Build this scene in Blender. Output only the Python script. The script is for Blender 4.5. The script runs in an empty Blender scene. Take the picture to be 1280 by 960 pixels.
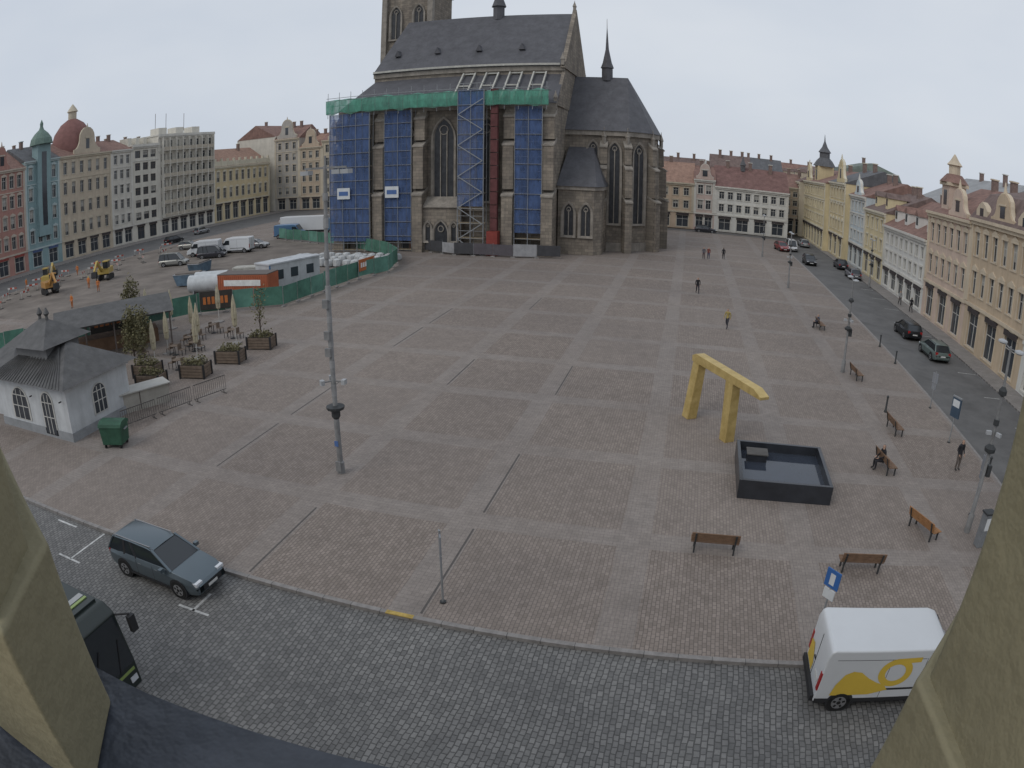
import bpy, bmesh, math, random
from mathutils import Matrix, Vector, noise
random.seed(7)
R=math.radians
SC=bpy.context.scene
# ------------------------------------------------------------ materials
MATS={}
def nt(name):
    m=bpy.data.materials.new(name); m.use_nodes=True
    t=m.node_tree; b=t.nodes['Principled BSDF']
    return m,t,b
def N(t,typ,**k):
    n=t.nodes.new(typ)
    for a,v in k.items(): setattr(n,a,v)
    return n
def mth(t,op,a,b=None,c=None):
    n=N(t,'ShaderNodeMath',operation=op)
    for i,v in enumerate((a,b,c)):
        if v is None: continue
        if isinstance(v,(int,float)): n.inputs[i].default_value=v
        else: t.links.new(v,n.inputs[i])
    return n.outputs[0]
def mixc(t,f,a,b,mode='MIX'):
    n=N(t,'ShaderNodeMix',data_type='RGBA',blend_type=mode)
    for i,v in ((0,f),(6,a),(7,b)):
        if isinstance(v,(int,float)): n.inputs[i].default_value=v
        elif isinstance(v,tuple): n.inputs[i].default_value=(*v[:3],1)
        else: t.links.new(v,n.inputs[i])
    return n.outputs[2]
def noise_n(t,vec,scale,det=3,rough=.6):
    n=N(t,'ShaderNodeTexNoise'); n.inputs['Scale'].default_value=scale; n.inputs['Detail'].default_value=det; n.inputs['Roughness'].default_value=rough
    t.links.new(vec,n.inputs['Vector']); return n.outputs['Fac']
def pos(t): return N(t,'ShaderNodeNewGeometry').outputs['Position']
def scalev(t,v,s):
    n=N(t,'ShaderNodeVectorMath',operation='MULTIPLY'); t.links.new(v,n.inputs[0]); n.inputs[1].default_value=s; return n.outputs[0]
def ramp(t,f,a,b):
    n=N(t,'ShaderNodeMapRange'); n.inputs[1].default_value=a; n.inputs[2].default_value=b; t.links.new(f,n.inputs[0]); return n.outputs[0]
def M(name,col,rough=.8,var=.2,scale=1.5,metal=0,bump=0,streak=0,spec=.3,alpha=1,bscale=None,dirt=None):
    if name in MATS: return MATS[name]
    if name.startswith('plaster') or name.startswith('roof') or name.startswith('dome'):
        l=.3*col[0]+.59*col[1]+.11*col[2]; q=.05 if name.startswith('plaster') else .28
        col=tuple((c*(1-q)+l*q)*1.06+.02 for c in col)  # aerial haze put into the colour: plaster, roofs and domes greyed and lifted
    m,t,b=nt(name); MATS[name]=m
    b.inputs['Roughness'].default_value=rough; b.inputs['Metallic'].default_value=metal
    b.inputs['Specular IOR Level'].default_value=spec
    b.inputs['Base Color'].default_value=(*col,1)
    if var>0:
        p=pos(t); f=noise_n(t,p,scale,4,.65)
        f=ramp(t,f,.3,.7)
        dk=tuple(c*(1-var) for c in col); lt=tuple(min(1,c*(1+var*.7)) for c in col)
        c=mixc(t,f,dk,lt)
        if streak:
            s=noise_n(t,scalev(t,p,(1.6,1.6,.12)),1.5,4,.7); s=ramp(t,s,.45,.75)
            c=mixc(t,mth(t,'MULTIPLY',s,streak),c,dirt or tuple(x*.45 for x in col))
        t.links.new(c,b.inputs['Base Color'])
        if bump:
            h=noise_n(t,p,bscale or scale*6,3); bn=N(t,'ShaderNodeBump'); bn.inputs['Strength'].default_value=bump; bn.inputs['Distance'].default_value=.03
            t.links.new(h,bn.inputs['Height']); t.links.new(bn.outputs[0],b.inputs['Normal'])
    if alpha<1:
        b.inputs['Alpha'].default_value=alpha
    return m
# ------------------------------------------------------------ builder
class B:
    def __init__(s,name,loc=(0,0,0),rot=0):
        s.name=name; s.M=Matrix.Translation(loc)@Matrix.Rotation(rot,4,'Z'); s.P={}; s.opt={}
    def add(s,p,mat,vs,fs,T=None):
        d=s.P.setdefault(p,[[],[],[],[]]); o=len(d[0])
        if T is not None: vs=[T@Vector(v) for v in vs]
        d[0].extend([tuple(v) for v in vs])
        if mat not in d[3]: d[3].append(mat)
        mi=d[3].index(mat)
        for f in fs: d[1].append([i+o for i in f]); d[2].append(mi)
    def box(s,p,mat,a,b,T=None):
        x0,y0,z0=a;x1,y1,z1=b
        s.add(p,mat,[(x0,y0,z0),(x1,y0,z0),(x1,y1,z0),(x0,y1,z0),(x0,y0,z1),(x1,y0,z1),(x1,y1,z1),(x0,y1,z1)],
              [(0,3,2,1),(4,5,6,7),(0,1,5,4),(1,2,6,5),(2,3,7,6),(3,0,4,7)],T)
    def beam(s,p,mat,a,b,w,h=None):
        h=h or w; a=Vector(a);b=Vector(b); d=b-a; L=d.length
        q=d.to_track_quat('X','Z').to_matrix().to_4x4()
        s.box(p,mat,(0,-w/2,-h/2),(L,w/2,h/2),Matrix.Translation(a)@q)
    def prism(s,p,mat,pts,ax,a,b,T=None):
        n=len(pts)
        f={'z':lambda u,v,w:(u,v,w),'y':lambda u,v,w:(u,w,v),'x':lambda u,v,w:(w,u,v)}[ax]
        vs=[f(u,v,a) for u,v in pts]+[f(u,v,b) for u,v in pts]
        s.add(p,mat,vs,[tuple(range(n)),tuple(range(2*n-1,n-1,-1))]+[(i,(i+1)%n,n+(i+1)%n,n+i) for i in range(n)],T)
    def quad(s,p,mat,*v): s.add(p,mat,v,[tuple(range(len(v)))])
    def cyl(s,p,mat,a,b,r0,r1=None,n=10,T=None):
        r1=r0 if r1 is None else r1
        a=Vector(a);b=Vector(b);q=(b-a).to_track_quat('Z','Y').to_matrix()
        vs=[];
        for c,r in ((a,r0),(b,r1)):
            for i in range(n):
                t=2*math.pi*i/n; vs.append(c+q@Vector((r*math.cos(t),r*math.sin(t),0)))
        s.add(p,mat,vs,[tuple(range(n))[::-1],tuple(range(n,2*n))]+[(i,(i+1)%n,n+(i+1)%n,n+i) for i in range(n)],T)
    def lathe(s,p,mat,prof,c=(0,0,0),n=12,ph=0,sx=1,sy=1):
        vs=[];fs=[]
        for r,z in prof:
            for i in range(n):
                t=2*math.pi*i/n+ph; vs.append((c[0]+r*sx*math.cos(t),c[1]+r*sy*math.sin(t),c[2]+z))
        for k in range(len(prof)-1):
            for i in range(n): fs.append((k*n+i,k*n+(i+1)%n,(k+1)*n+(i+1)%n,(k+1)*n+i))
        fs.append(tuple(range(n))[::-1]); fs.append(tuple(range((len(prof)-1)*n,len(prof)*n)))
        s.add(p,mat,vs,fs)
    def done(s,smooth=(),bevel={}):
        objs=[]
        for p,(vs,fs,mi,ml) in s.P.items():
            me=bpy.data.meshes.new(p); me.from_pydata(vs,[],fs)
            for m in ml: me.materials.append(m)
            me.polygons.foreach_set('material_index',mi)
            bm=bmesh.new(); bm.from_mesh(me); bmesh.ops.recalc_face_normals(bm,faces=bm.faces)
            if p in smooth:
                for f in bm.faces: f.smooth=True
                for e in bm.edges:
                    if len(e.link_faces)==2 and e.calc_face_angle(0)>R(38): e.smooth=False
            bm.to_mesh(me); bm.free()
            o=bpy.data.objects.new(p,me); bpy.context.collection.objects.link(o); objs.append(o)
            if p in bevel:
                md=o.modifiers.new('bev','BEVEL'); md.width=bevel[p]; md.segments=3; md.limit_method='ANGLE'; md.angle_limit=R(25); md.harden_normals=True
                for f in me.polygons: f.use_smooth=True
        if len(objs)==1:
            objs[0].name=s.name; objs[0].matrix_world=s.M; return objs[0]
        e=bpy.data.objects.new(s.name,None); bpy.context.collection.objects.link(e); e.matrix_world=s.M; e.empty_display_size=.2
        for o in objs: o.parent=e
        return e
# ------------------------------------------------------------ camera, world, sun
cam=bpy.data.cameras.new("camera");co=bpy.data.objects.new("camera",cam);bpy.context.collection.objects.link(co)
cam.type='PANO';cam.sensor_width=36;cam.sensor_height=27;cam.sensor_fit='HORIZONTAL';cam.lens=22;cam.clip_start=.01;cam.clip_end=3000
try:
    c=cam; c.panorama_type='FISHEYE_LENS_POLYNOMIAL'
except Exception:
    c=cam.cycles; c.panorama_type='FISHEYE_LENS_POLYNOMIAL'
c.fisheye_polynomial_k0=0;c.fisheye_polynomial_k1=-.72802/18;c.fisheye_polynomial_k2=0;c.fisheye_polynomial_k3=-.04328/5832;c.fisheye_polynomial_k4=0
try: c.fisheye_fov=R(180)
except Exception: pass
co.matrix_world=Matrix.Translation((0,0,13))@Matrix.Rotation(.24996,4,'Z')@Matrix.Rotation(math.pi/2-.32543,4,'X')@Matrix.Rotation(.0096,4,'Z')
SC.camera=co
SC.view_settings.view_transform='Standard'
try: SC.view_settings.look='None'
except Exception: pass
w=bpy.data.worlds.new("World");SC.world=w;w.use_nodes=True;t=w.node_tree
bg=t.nodes['Background']; bg.inputs[1].default_value=.1
sk=N(t,'ShaderNodeTexSky'); sk.sky_type='NISHITA'; sk.sun_disc=False; sk.sun_elevation=R(42); sk.sun_rotation=R(215); sk.dust_density=3
hs=N(t,'ShaderNodeHueSaturation'); hs.inputs['Saturation'].default_value=.4; t.links.new(sk.outputs[0],hs.inputs['Color'])
tc=N(t,'ShaderNodeTexCoord'); nz=noise_n(t,scalev(t,tc.outputs['Generated'],(1,1,2.5)),1.5,4,.55)
cl=mixc(t,ramp(t,nz,.3,.72),(5.7,6.35,7.35),(7.0,7.45,8.1))
t.links.new(mixc(t,.88,hs.outputs[0],cl),bg.inputs[0])
sl=bpy.data.lights.new("sun",'SUN'); sl.energy=.75; sl.angle=R(30); sl.color=(1,.95,.87)
so=bpy.data.objects.new("sun",sl); bpy.context.collection.objects.link(so)
az=R(215); el=R(42); d=Vector((math.sin(az)*math.cos(el),math.cos(az)*math.cos(el),math.sin(el)))
so.rotation_euler=d.to_track_quat('Z','Y').to_euler(); so.location=(0,0,80)
# ------------------------------------------------------------ ground materials
def brick(t,vec,bw,bh,mort,c1,c2,cm,bias=0):
    n=N(t,'ShaderNodeTexBrick'); n.inputs['Scale'].default_value=1; n.inputs['Brick Width'].default_value=bw; n.inputs['Row Height'].default_value=bh
    n.inputs['Mortar Size'].default_value=mort; n.inputs['Mortar Smooth'].default_value=.3; n.inputs['Bias'].default_value=bias
    for k,c in (('Color1',c1),('Color2',c2),('Mortar',cm)): n.inputs[k].default_value=(*c,1)
    t.links.new(vec,n.inputs['Vector']); return n
def distort(t,p,amt,sc):
    n=N(t,'ShaderNodeTexNoise'); n.inputs['Scale'].default_value=sc; n.inputs['Detail'].default_value=2; t.links.new(p,n.inputs['Vector'])
    s=N(t,'ShaderNodeVectorMath',operation='SUBTRACT'); t.links.new(n.outputs['Color'],s.inputs[0]); s.inputs[1].default_value=(.5,.5,.5)
    m=scalev(t,s.outputs[0],(amt,amt,0)); a=N(t,'ShaderNodeVectorMath',operation='ADD'); t.links.new(p,a.inputs[0]); t.links.new(m,a.inputs[1]); return a.outputs[0]
def rotv(t,v,ang):
    n=N(t,'ShaderNodeVectorRotate',rotation_type='Z_AXIS'); n.inputs['Angle'].default_value=ang; t.links.new(v,n.inputs['Vector']); return n.outputs[0]
def plaza_mat():
    m,t,b=nt('plaza_setts'); p=pos(t); pd=distort(t,p,.06,1.2)
    pe=distort(t,p,.12,.9)
    sx=N(t,'ShaderNodeSeparateXYZ'); t.links.new(pe,sx.inputs[0]); x,y=sx.outputs[0],sx.outputs[1]
    fx=mth(t,'FLOORED_MODULO',mth(t,'ADD',x,1.5),6.3); fy=mth(t,'FLOORED_MODULO',mth(t,'SUBTRACT',y,28.0),6.9)
    mx=mth(t,'LESS_THAN',fx,1.15); my=mth(t,'LESS_THAN',fy,1.15); stripe=mth(t,'MAXIMUM',mx,my)
    b1=brick(t,rotv(t,pd,R(90)),.22,.13,.012,(.215,.180,.156),(.292,.246,.217),(.13,.113,.102))
    b2=brick(t,pd,.38,.2,.010,(.308,.276,.254),(.262,.234,.216),(.18,.163,.152))
    cell=N(t,'ShaderNodeCombineXYZ'); t.links.new(mth(t,'FLOOR',mth(t,'DIVIDE',mth(t,'ADD',x,1.5),6.3)),cell.inputs[0]); t.links.new(mth(t,'FLOOR',mth(t,'DIVIDE',mth(t,'SUBTRACT',y,28.0),6.9)),cell.inputs[1])
    wn=N(t,'ShaderNodeTexWhiteNoise',noise_dimensions='2D'); t.links.new(cell.outputs[0],wn.inputs['Vector'])
    pc=mixc(t,mth(t,'MULTIPLY',wn.outputs[0],.45),b1.outputs[0],(.258,.225,.203))
    wear=ramp(t,noise_n(t,p,.16,4,.6),.35,.65)
    col=mixc(t,mth(t,'MULTIPLY',stripe,mth(t,'ADD',mth(t,'MULTIPLY',wear,.4),.38)),pc,b2.outputs[0])
    big=ramp(t,noise_n(t,p,.06,4,.6),.3,.7); col=mixc(t,1,col,mixc(t,big,(.86,.86,.87),(1.09,1.08,1.06)),'MULTIPLY')
    sm=ramp(t,noise_n(t,p,1.1,5,.75),.35,.75); col=mixc(t,1,col,mixc(t,sm,(.87,.87,.87),(1.1,1.1,1.1)),'MULTIPLY')
    st=ramp(t,noise_n(t,p,.4,6,.8),.58,.72); col=mixc(t,mth(t,'MULTIPLY',st,.3),col,(.14,.122,.112))
    vo=N(t,'ShaderNodeTexVoronoi'); vo.inputs['Scale'].default_value=.8; t.links.new(p,vo.inputs['Vector'])
    sp=mth(t,'LESS_THAN',vo.outputs['Distance'],.03); col=mixc(t,mth(t,'MULTIPLY',sp,.4),col,(.11,.10,.095))
    t.links.new(col,b.inputs['Base Color']); b.inputs['Roughness'].default_value=.8; b.inputs['Specular IOR Level'].default_value=.25
    bn=N(t,'ShaderNodeBump'); bn.inputs['Strength'].default_value=.5; bn.inputs['Distance'].default_value=.01; bn.invert=True
    t.links.new(b1.outputs['Fac'],bn.inputs['Height']); t.links.new(bn.outputs[0],b.inputs['Normal'])
    return m
def cobble_mat():
    m,t,b=nt('cobble_road'); p=pos(t); pd=distort(t,distort(t,p,.9,.13),.09,2.2)
    b1=brick(t,rotv(t,pd,R(90)),.23,.16,.018,(.150,.147,.143),(.228,.222,.214),(.085,.083,.08),-.05)
    big=ramp(t,noise_n(t,p,.25,4,.6),.3,.7); col=mixc(t,1,b1.outputs[0],mixc(t,big,(.84,.84,.85),(1.1,1.1,1.09)),'MULTIPLY')
    sm=ramp(t,noise_n(t,p,4,4,.75),.3,.75); col=mixc(t,1,col,mixc(t,sm,(.82,.82,.82),(1.13,1.13,1.13)),'MULTIPLY')
    st=ramp(t,noise_n(t,scalev(t,p,(.3,1,1)),.5,5,.75),.5,.72); col=mixc(t,mth(t,'MULTIPLY',st,.4),col,(.10,.098,.096))
    t.links.new(col,b.inputs['Base Color'])
    b.inputs['Roughness'].default_value=.6; b.inputs['Specular IOR Level'].default_value=.35
    h=mth(t,'SUBTRACT',mth(t,'MULTIPLY',noise_n(t,p,9,3),.4),b1.outputs['Fac'])
    bn=N(t,'ShaderNodeBump'); bn.inputs['Strength'].default_value=.7; bn.inputs['Distance'].default_value=.02; t.links.new(h,bn.inputs['Height']); t.links.new(bn.outputs[0],b.inputs['Normal'])
    return m
def slab_mat(name,c1,c2,cm,bw,bh,mo=.01):
    m,t,b=nt(name); p=pos(t); b1=brick(t,distort(t,p,.05,1),bw,bh,mo,c1,c2,cm)
    sm=ramp(t,noise_n(t,p,.6,5,.75),.3,.75); col=mixc(t,1,b1.outputs[0],mixc(t,sm,(.8,.8,.8),(1.15,1.15,1.15)),'MULTIPLY')
    t.links.new(col,b.inputs['Base Color']); b.inputs['Roughness'].default_value=.8; return m
mPlaza=plaza_mat(); mCob=cobble_mat()
mAsph=M('asphalt',(.135,.133,.132),.75,.25,.4,bump=.2,streak=.2)
mSide=slab_mat('pavement_slabs',(.23,.21,.195),(.27,.25,.235),(.15,.14,.135),.6,.3)
mGran=M('granite_kerb',(.25,.235,.225),.7,.25,3)
mWhiteP=M('road_paint',(.48,.48,.47),.6,.4,4)
mYelP=M('yellow_paint',(.45,.32,.09),.6,.4,4)
mDirt=M('construction_dirt',(.19,.165,.145),.95,.35,.25,bump=.4)
g=B('ground'); g.quad('g',M('ground_base',(.17,.155,.145),.9,.2,.1),(-1500,-600,-.135),(1500,-600,-.135),(1500,2500,-.135),(-1500,2500,-.135)); g.done()
g=B('cobbled_road'); g.quad('r',mCob,(-130,-4,-.12),(60,-4,-.12),(60,15.3,-.12),(-130,15.3,-.12)); g.done()
g=B('plaza_pavement')
g.prism('slab',mPlaza,[(-92,15.45),(17.3,15.45),(17.6,15.8),(17.6,136),(-92,136)],'z',-.3,0); g.done()
g=B('kerb')
g.prism('k',mGran,[(-92,15.27),(17.4,15.27),(17.78,15.65),(17.78,136),(17.603,136),(17.603,15.797),(17.303,15.447),(-92,15.447)],'z',-.3,.006)
for i in range(96): g.box('joints',M('kerb_joint',(.07,.07,.07)),(-80+i*1.0,15.262,-.1),(-79.985+i*1.0,15.44,.0085))
g.done()
g=B('kerb_yellow_marking'); g.box('m',mYelP,(-7.8,15.258,-.02),(-6.9,15.43,.0105)); g.done()
g=B('east_street_road'); g.quad('r',mAsph,(17.6,15.3,-.126),(25.2,15.3,-.126),(25.2,300,-.126),(17.6,300,-.126)); g.done()
g=B('east_sidewalk'); g.box('s',mSide,(25.2,15.3,-.3),(27.6,200,0)); g.done()
g=B('north_street_road'); g.quad('r',mAsph,(-92,136,-.122),(17.6,136,-.122),(17.6,140,-.122),(-92,140,-.122)); g.done()
g=B('west_street_road'); g.quad('r',mAsph,(-108,15.3,-.125),(-92,15.3,-.125),(-92,180,-.125),(-108,180,-.125)); g.done()
g=B('west_sidewalk'); g.box('s',mSide,(-113,15.3,-.3),(-108,180,0)); g.done()
g=B('construction_ground'); g.prism('s',mDirt,[(-91,44),(-60,44),(-49,41),(-43,49.5),(-35.5,53.5),(-34.5,67),(-33.5,72),(-38.5,83),(-50,92.5),(-67,101),(-91,104)],'z',-.1,.004); g.done()
g=B('road_marking')
for a,b_ in [((-20.56,13.0),(-20.46,15.2)),((-21.3,12.95),(-19.9,13.05)),((-13.8,12.9),(-13.7,14.0)),((-14.4,12.9),(-13.1,13.0)),((-23.6,14.9),(-22.2,15.0)),((-27.1,13.0),(-27.0,15.2))]:
    g.box('m',mWhiteP,(*a,-.13),(*b_,-.114))
for i in range(14): g.box('m',mWhiteP,(23.2,26+i*6.0,-.13),(25.0,26.08+i*6.0,-.119))
g.done()
mDrain=M('drain_iron',(.095,.086,.08),.6,.2,5)
g=B('drainage_channel')
for x0,segs in [(-19.5,[(22.3,27.9),(29.2,34.8),(43,48.6),(50,55.5)]),(-6.75,[(15.6,21),(22.3,27.9),(36.2,41.8)]),(-13.1,[(15.6,20.6),(36.2,41.5),(57,62)])]:
    for a,b_ in segs: g.box('d',mDrain,(x0-.035,a,-.02),(x0+.035,b_,.008))
g.done()
# ------------------------------------------------------------ buildings
mGlass=M('window_glass',(.045,.052,.062),.12,.3,.5,spec=.6)
mFrameW=M('window_frame_white',(.50,.49,.46),.6,.1)
mFrameD=M('window_frame_dark',(.12,.1,.09),.6,.1)
mRoofR=M('roof_tiles_red',(.24,.115,.082),.85,.3,1.2,streak=.5,bump=.3)
mRoofB=M('roof_tiles_brown',(.17,.105,.088),.85,.3,1.2,streak=.5)
mRoofO=M('roof_tiles_orange',(.33,.17,.105),.85,.25,1.2,streak=.4)
mRoofG=M('roof_slate',(.095,.098,.108),.7,.25,1.0,streak=.4)
mCopper=M('copper_green',(.15,.215,.185),.7,.25,1.5)
mChim=M('chimney_brick',(.22,.16,.14),.9,.2,3)
def wallm(name,c,st=.3): return M('plaster_'+name,c,.9,.12,.5,streak=st)
def windows_wall(b,mw,mt,w,rows,cols_fn,z0,z1,trim=True,frame=None,depth=.22,glass=None):
    frame=frame or mFrameW; z=z0
    for zb,zt,ww,cols in rows:
        if zb>z: b.quad('walls',mw,(0,0,z),(w,0,z),(w,0,zb),(0,0,zb))
        x=0
        for cx in cols:
            a,c=cx-ww/2,cx+ww/2
            b.quad('walls',mw,(x,0,zb),(a,0,zb),(a,0,zt),(x,0,zt)); x=c
            D=depth
            b.add('walls',mw,[(a,0,zb),(c,0,zb),(c,0,zt),(a,0,zt),(a,D,zb),(c,D,zb),(c,D,zt),(a,D,zt)],[(0,1,5,4),(1,2,6,5),(2,3,7,6),(3,0,4,7)])
            b.quad('windows',glass or mGlass,(a,D,zb),(c,D,zb),(c,D,zt),(a,D,zt))
            f=.07
            for q in ((a,zb,a+f,zt),(c-f,zb,c,zt),(a+f,zb,c-f,zb+f),(a+f,zt-f,c-f,zt),((a+c)/2-f/2,zb+f,(a+c)/2+f/2,zt-f)):
                b.box('windows',frame,(q[0],D-.05,q[1]),(q[2],D-.003,q[3]))
            zz=zb+(zt-zb)*.68; b.box('windows',frame,(a+f,D-.04,zz-.035),((a+c)/2-f/2,D-.004,zz+.035)); b.box('windows',frame,((a+c)/2+f/2,D-.04,zz-.035),(c-f,D-.004,zz+.035))
            if random.random()<.3 and zb>3: b.box('windows',M('curtain',(.35,.34,.31)),(a+f,D-.02,zb+(zt-zb)*random.uniform(.3,.7)),(c-f,D-.0025,zt-f))
            if trim:
                b.box('trim',mt,(a-.18,-.07,zb-.12),(c+.18,.003,zb-.003)); b.box('trim',mt,(a-.16,-.05,zb),(a-.003,.003,zt)); b.box('trim',mt,(c+.003,-.05,zb),(c+.16,.003,zt))
                b.box('trim',mt,(a-.22,-.09,zt+.003),(c+.22,.003,zt+.22))
                if trim==2: b.prism('trim',mt,[(a-.25,zt+.225),(c+.25,zt+.225),((a+c)/2,zt+.6)],'y',-.1,.003)
        b.quad('walls',mw,(x,0,zb),(w,0,zb),(w,0,zt),(x,0,zt)); z=zt
    if z<z1: b.quad('walls',mw,(0,0,z),(w,0,z),(w,0,z1),(0,0,z1))
def colsn(w,n,m=1.2): 
    s=(w-2*m)/n; return [m+s*(i+.5) for i in range(n)]
def building(name,loc,rot,w,depth,H,floors,ncol,wall,trimc,roofm,roofh=4,ground=4.0,shop=None,gable=None,dorm=0,trim=1,chim=2,ww=1.05,dtype='pitched',flatroof=False,frame=None,accent=None):
    b=B(name,loc,rot); mw=wall; mt=trimc
    rows=[]; ns=max(2,int(w/3.4)); sw=min(2.4,w/ns*.68)
    rows.append((.35 if shop else 1.0,ground-.9,sw,colsn(w,ns,.3)))
    fh=(H-ground-.6)/floors
    for k in range(floors):
        z=ground+k*fh+fh*.22; rows.append((z,z+fh*.60,ww,colsn(w,ncol,.5)))
    gr=rows[0]
    windows_wall(b,mw,mt,w,rows,None,0,H,trim=trim,frame=frame)
    b.box('trim',accent or mt,(-.02,-.14,ground-.35),(w+.02,.004,ground-.05))
    b.box('trim',mt,(-.1,-.45,H-.28),(w+.1,.004,H)); b.box('trim',mt,(-.05,-.25,H-.6),(w+.05,.004,H-.285))
    if floors>2: b.box('trim',mt,(0,-.12,ground+fh*(floors-1)-.1),(w,.004,ground+fh*(floors-1)+.1))
    if trim:
        for xx in [0.0,w-.5]: b.box('trim',mt,(xx,-.1,ground),(xx+.5,.003,H-.61))
    if shop:
        for cx in gr[3]: 
            b.box('signs',shop,(cx-sw/2-.1,-.2,ground-.85),(cx+sw/2+.1,-.005,ground-.42))
    D=depth
    b.quad('walls',mw,(0,0,0),(0,D,0),(0,D,H),(0,0,H)); b.quad('walls',mw,(w,0,0),(w,D,0),(w,D,H),(w,0,H)); b.quad('walls',mw,(0,D,0),(w,D,0),(w,D,H),(0,D,H))
    if flatroof:
        b.box('roof',mt,(-.2,-.3,H+.003),(w+.2,D,H+.35)); 
        for i in range(3):
            xx=w*(.15+.3*i); b.box('roof',mw,(xx,3,H+.35),(xx+w*.14,6,H+2.2))
    else:
        e=.35
        if dtype=='mansard':
            b.add('roof',roofm,[(-.1,-e,H),(w+.1,-e,H),(w+.1,D,H),(-.1,D,H),(.6,1.6,H+roofh*.65),(w-.6,1.6,H+roofh*.65),(w-.6,D-1.6,H+roofh*.65),(.6,D-1.6,H+roofh*.65),(1.5,D/2,H+roofh),(w-1.5,D/2,H+roofh)],
              [(0,1,5,4),(1,2,6,5),(2,3,7,6),(3,0,4,7),(4,5,9,8),(5,6,9),(6,7,8,9),(7,4,8),(0,3,2,1)])
        else:
            b.add('roof',roofm,[(-.1,-e,H-.02),(w+.1,-e,H-.02),(w+.1,D/2,H+roofh),(-.1,D/2,H+roofh),(w+.1,D,H),(-.1,D,H)],[(0,1,2,3),(2,4,5,3),(0,3,5),(1,4,2)])
        for i in range(dorm):
            cx=w*(i+.5)/dorm; y0=.9; z0=H+.5+roofh*.12
            b.box('dormers',mw,(cx-.6,y0,H+.3),(cx+.6,y0+3,z0+1.25)); b.box('dormers',mGlass,(cx-.38,y0-.02,z0+.1),(cx+.38,y0,z0+1.05))
            b.prism('dormers',roofm,[(cx-.8,z0+1.2),(cx+.8,z0+1.2),(cx,z0+1.95)],'y',y0-.15,y0+3.6)
        for i in range(chim):
            cx=w*(i+.7)/(chim+.4)+random.uniform(-.5,.5); cy=D/2+random.uniform(-1.5,.5)
            b.box('chimneys',mChim,(cx-.35,cy-.35,H+roofh*.5),(cx+.35,cy+.35,H+roofh+1.1)); b.box('chimneys',mt,(cx-.45,cy-.45,H+roofh+1.1),(cx+.45,cy+.45,H+roofh+1.25))
    if gable:
        x0,x1,gh=gable; m_=(x0+x1)/2; W=x1-x0
        pts=[(x0,H),(x1,H),(x1,H+gh*.18)]
        for k in range(9):
            a=k/8*math.pi/2; pts.append((m_+W*(.5-.22*math.sin(a)),H+gh*(.18+.42*(1-math.cos(a)))))
        for k in range(9):
            a=k/8*math.pi; pts.append((m_+W*.28*math.cos(a),H+gh*(.6+.4*math.sin(a))))
        for k in range(8,-1,-1):
            a=k/8*math.pi/2; pts.append((m_-W*(.5-.22*math.sin(a)),H+gh*(.18+.42*(1-math.cos(a)))))
        pts.append((x0,H+gh*.18))
        b.prism('gable',mw,pts,'y',-.12,.5)
        sh=[(m_+(x-m_)*1.05,H+(z-H)*1.04+.02) for x,z in pts]; b.prism('gable',mt,sh,'y',-.02,.4)
        b.box('gable',mGlass,(m_-.5,-.15,H+gh*.2),(m_+.5,-.115,H+gh*.58)); b.box('gable',mt,(m_-.75,-.22,H+gh*.6),(m_+.75,-.125,H+gh*.66))
        b.cyl('gable',mt,(m_,.1,H+gh),(m_,.1,H+gh+1),.22,.05,8)
    return b
XW=-113; rw=R(90)
def W(name,y0,y1,H,**k): return building(name,(XW,y0,0),rw,y1-y0,14,H,**k)
c=wallm
O=(0,0,0)
W('townhouse',30,58,19,floors=4,ncol=9,wall=c('sand',(.43,.34,.25)),trimc=c('cream',(.48,.42,.32)),roofm=mRoofB,roofh=5,dorm=3,shop=M('shop_red',(.25,.06,.05))).done()
W('townhouse',58,67.5,20.5,floors=4,ncol=4,wall=c('rose',(.43,.26,.215)),trimc=c('cream',O),roofm=mRoofR,roofh=4,gable=(2,7.5,5),shop=M('shop_green',(.06,.16,.1))).done()
W('townhouse',67.5,76.5,20,floors=4,ncol=4,wall=c('brickred',(.36,.185,.15)),trimc=c('cream2',(.45,.38,.31)),roofm=mRoofR,roofh=4,gable=(1,5,4.5),dorm=0,trim=2,shop=M('shop_red',O)).done()
b=W('townhouse',76.5,86,21,floors=4,ncol=4,wall=c('teal',(.21,.31,.32)),trimc=c('lightblue',(.38,.45,.45)),roofm=mRoofG,roofh=3.5,trim=2,shop=M('shop_blue',(.07,.1,.2)))
b.box('turret',c('teal',O),(3,-.8,6),(6.5,1.5,24)); b.box('turret',mGlass,(4.1,-.83,8),(5.4,-.805,22.5))
b.lathe('turret',mCopper,[(2.7,24),(2.4,25.2),(1.6,26.2),(.6,27),(.35,27.6),(.4,28.2),(.05,29.0)],(4.75,.4,0),8,R(22.5)); b.done()
b=W('townhouse',86,101.5,21,floors=4,ncol=6,wall=c('beige',(.47,.395,.30)),trimc=c('cream',O),roofm=mRoofR,roofh=3.5,gable=(4.5,12,5.5),trim=2,shop=M('shop_dark',(.06,.05,.05)))
b.lathe('dome',M('dome_red',(.22,.075,.06),.8,.2,1),[(5.2,21),(5.2,22),(5.0,24),(4.3,26.3),(2.8,28.2),(1.2,29.2),(.9,29.3)],(8,5.5,0),16); b.lathe('dome',c('cream',O),[(1,29.2),(1,30.8),(1.35,30.9),(.9,31.6),(.1,32.6)],(8,5.5,0),10); b.done(smooth=('dome',))
W('townhouse',101.5,108.5,21,floors=5,ncol=3,wall=c('white',(.53,.50,.44)),trimc=c('white2',(.56,.54,.49)),roofm=mRoofR,roofh=3,shop=M('shop_dark',O)).done()
W('modernist_building',108.5,117.5,21.5,floors=6,ncol=3,wall=c('hotelwhite',(.55,.52,.45)),trimc=c('white2',O),roofm=mRoofG,flatroof=True,trim=0,ww=1.8,frame=mFrameD,shop=M('shop_dark',O)).done()
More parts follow.
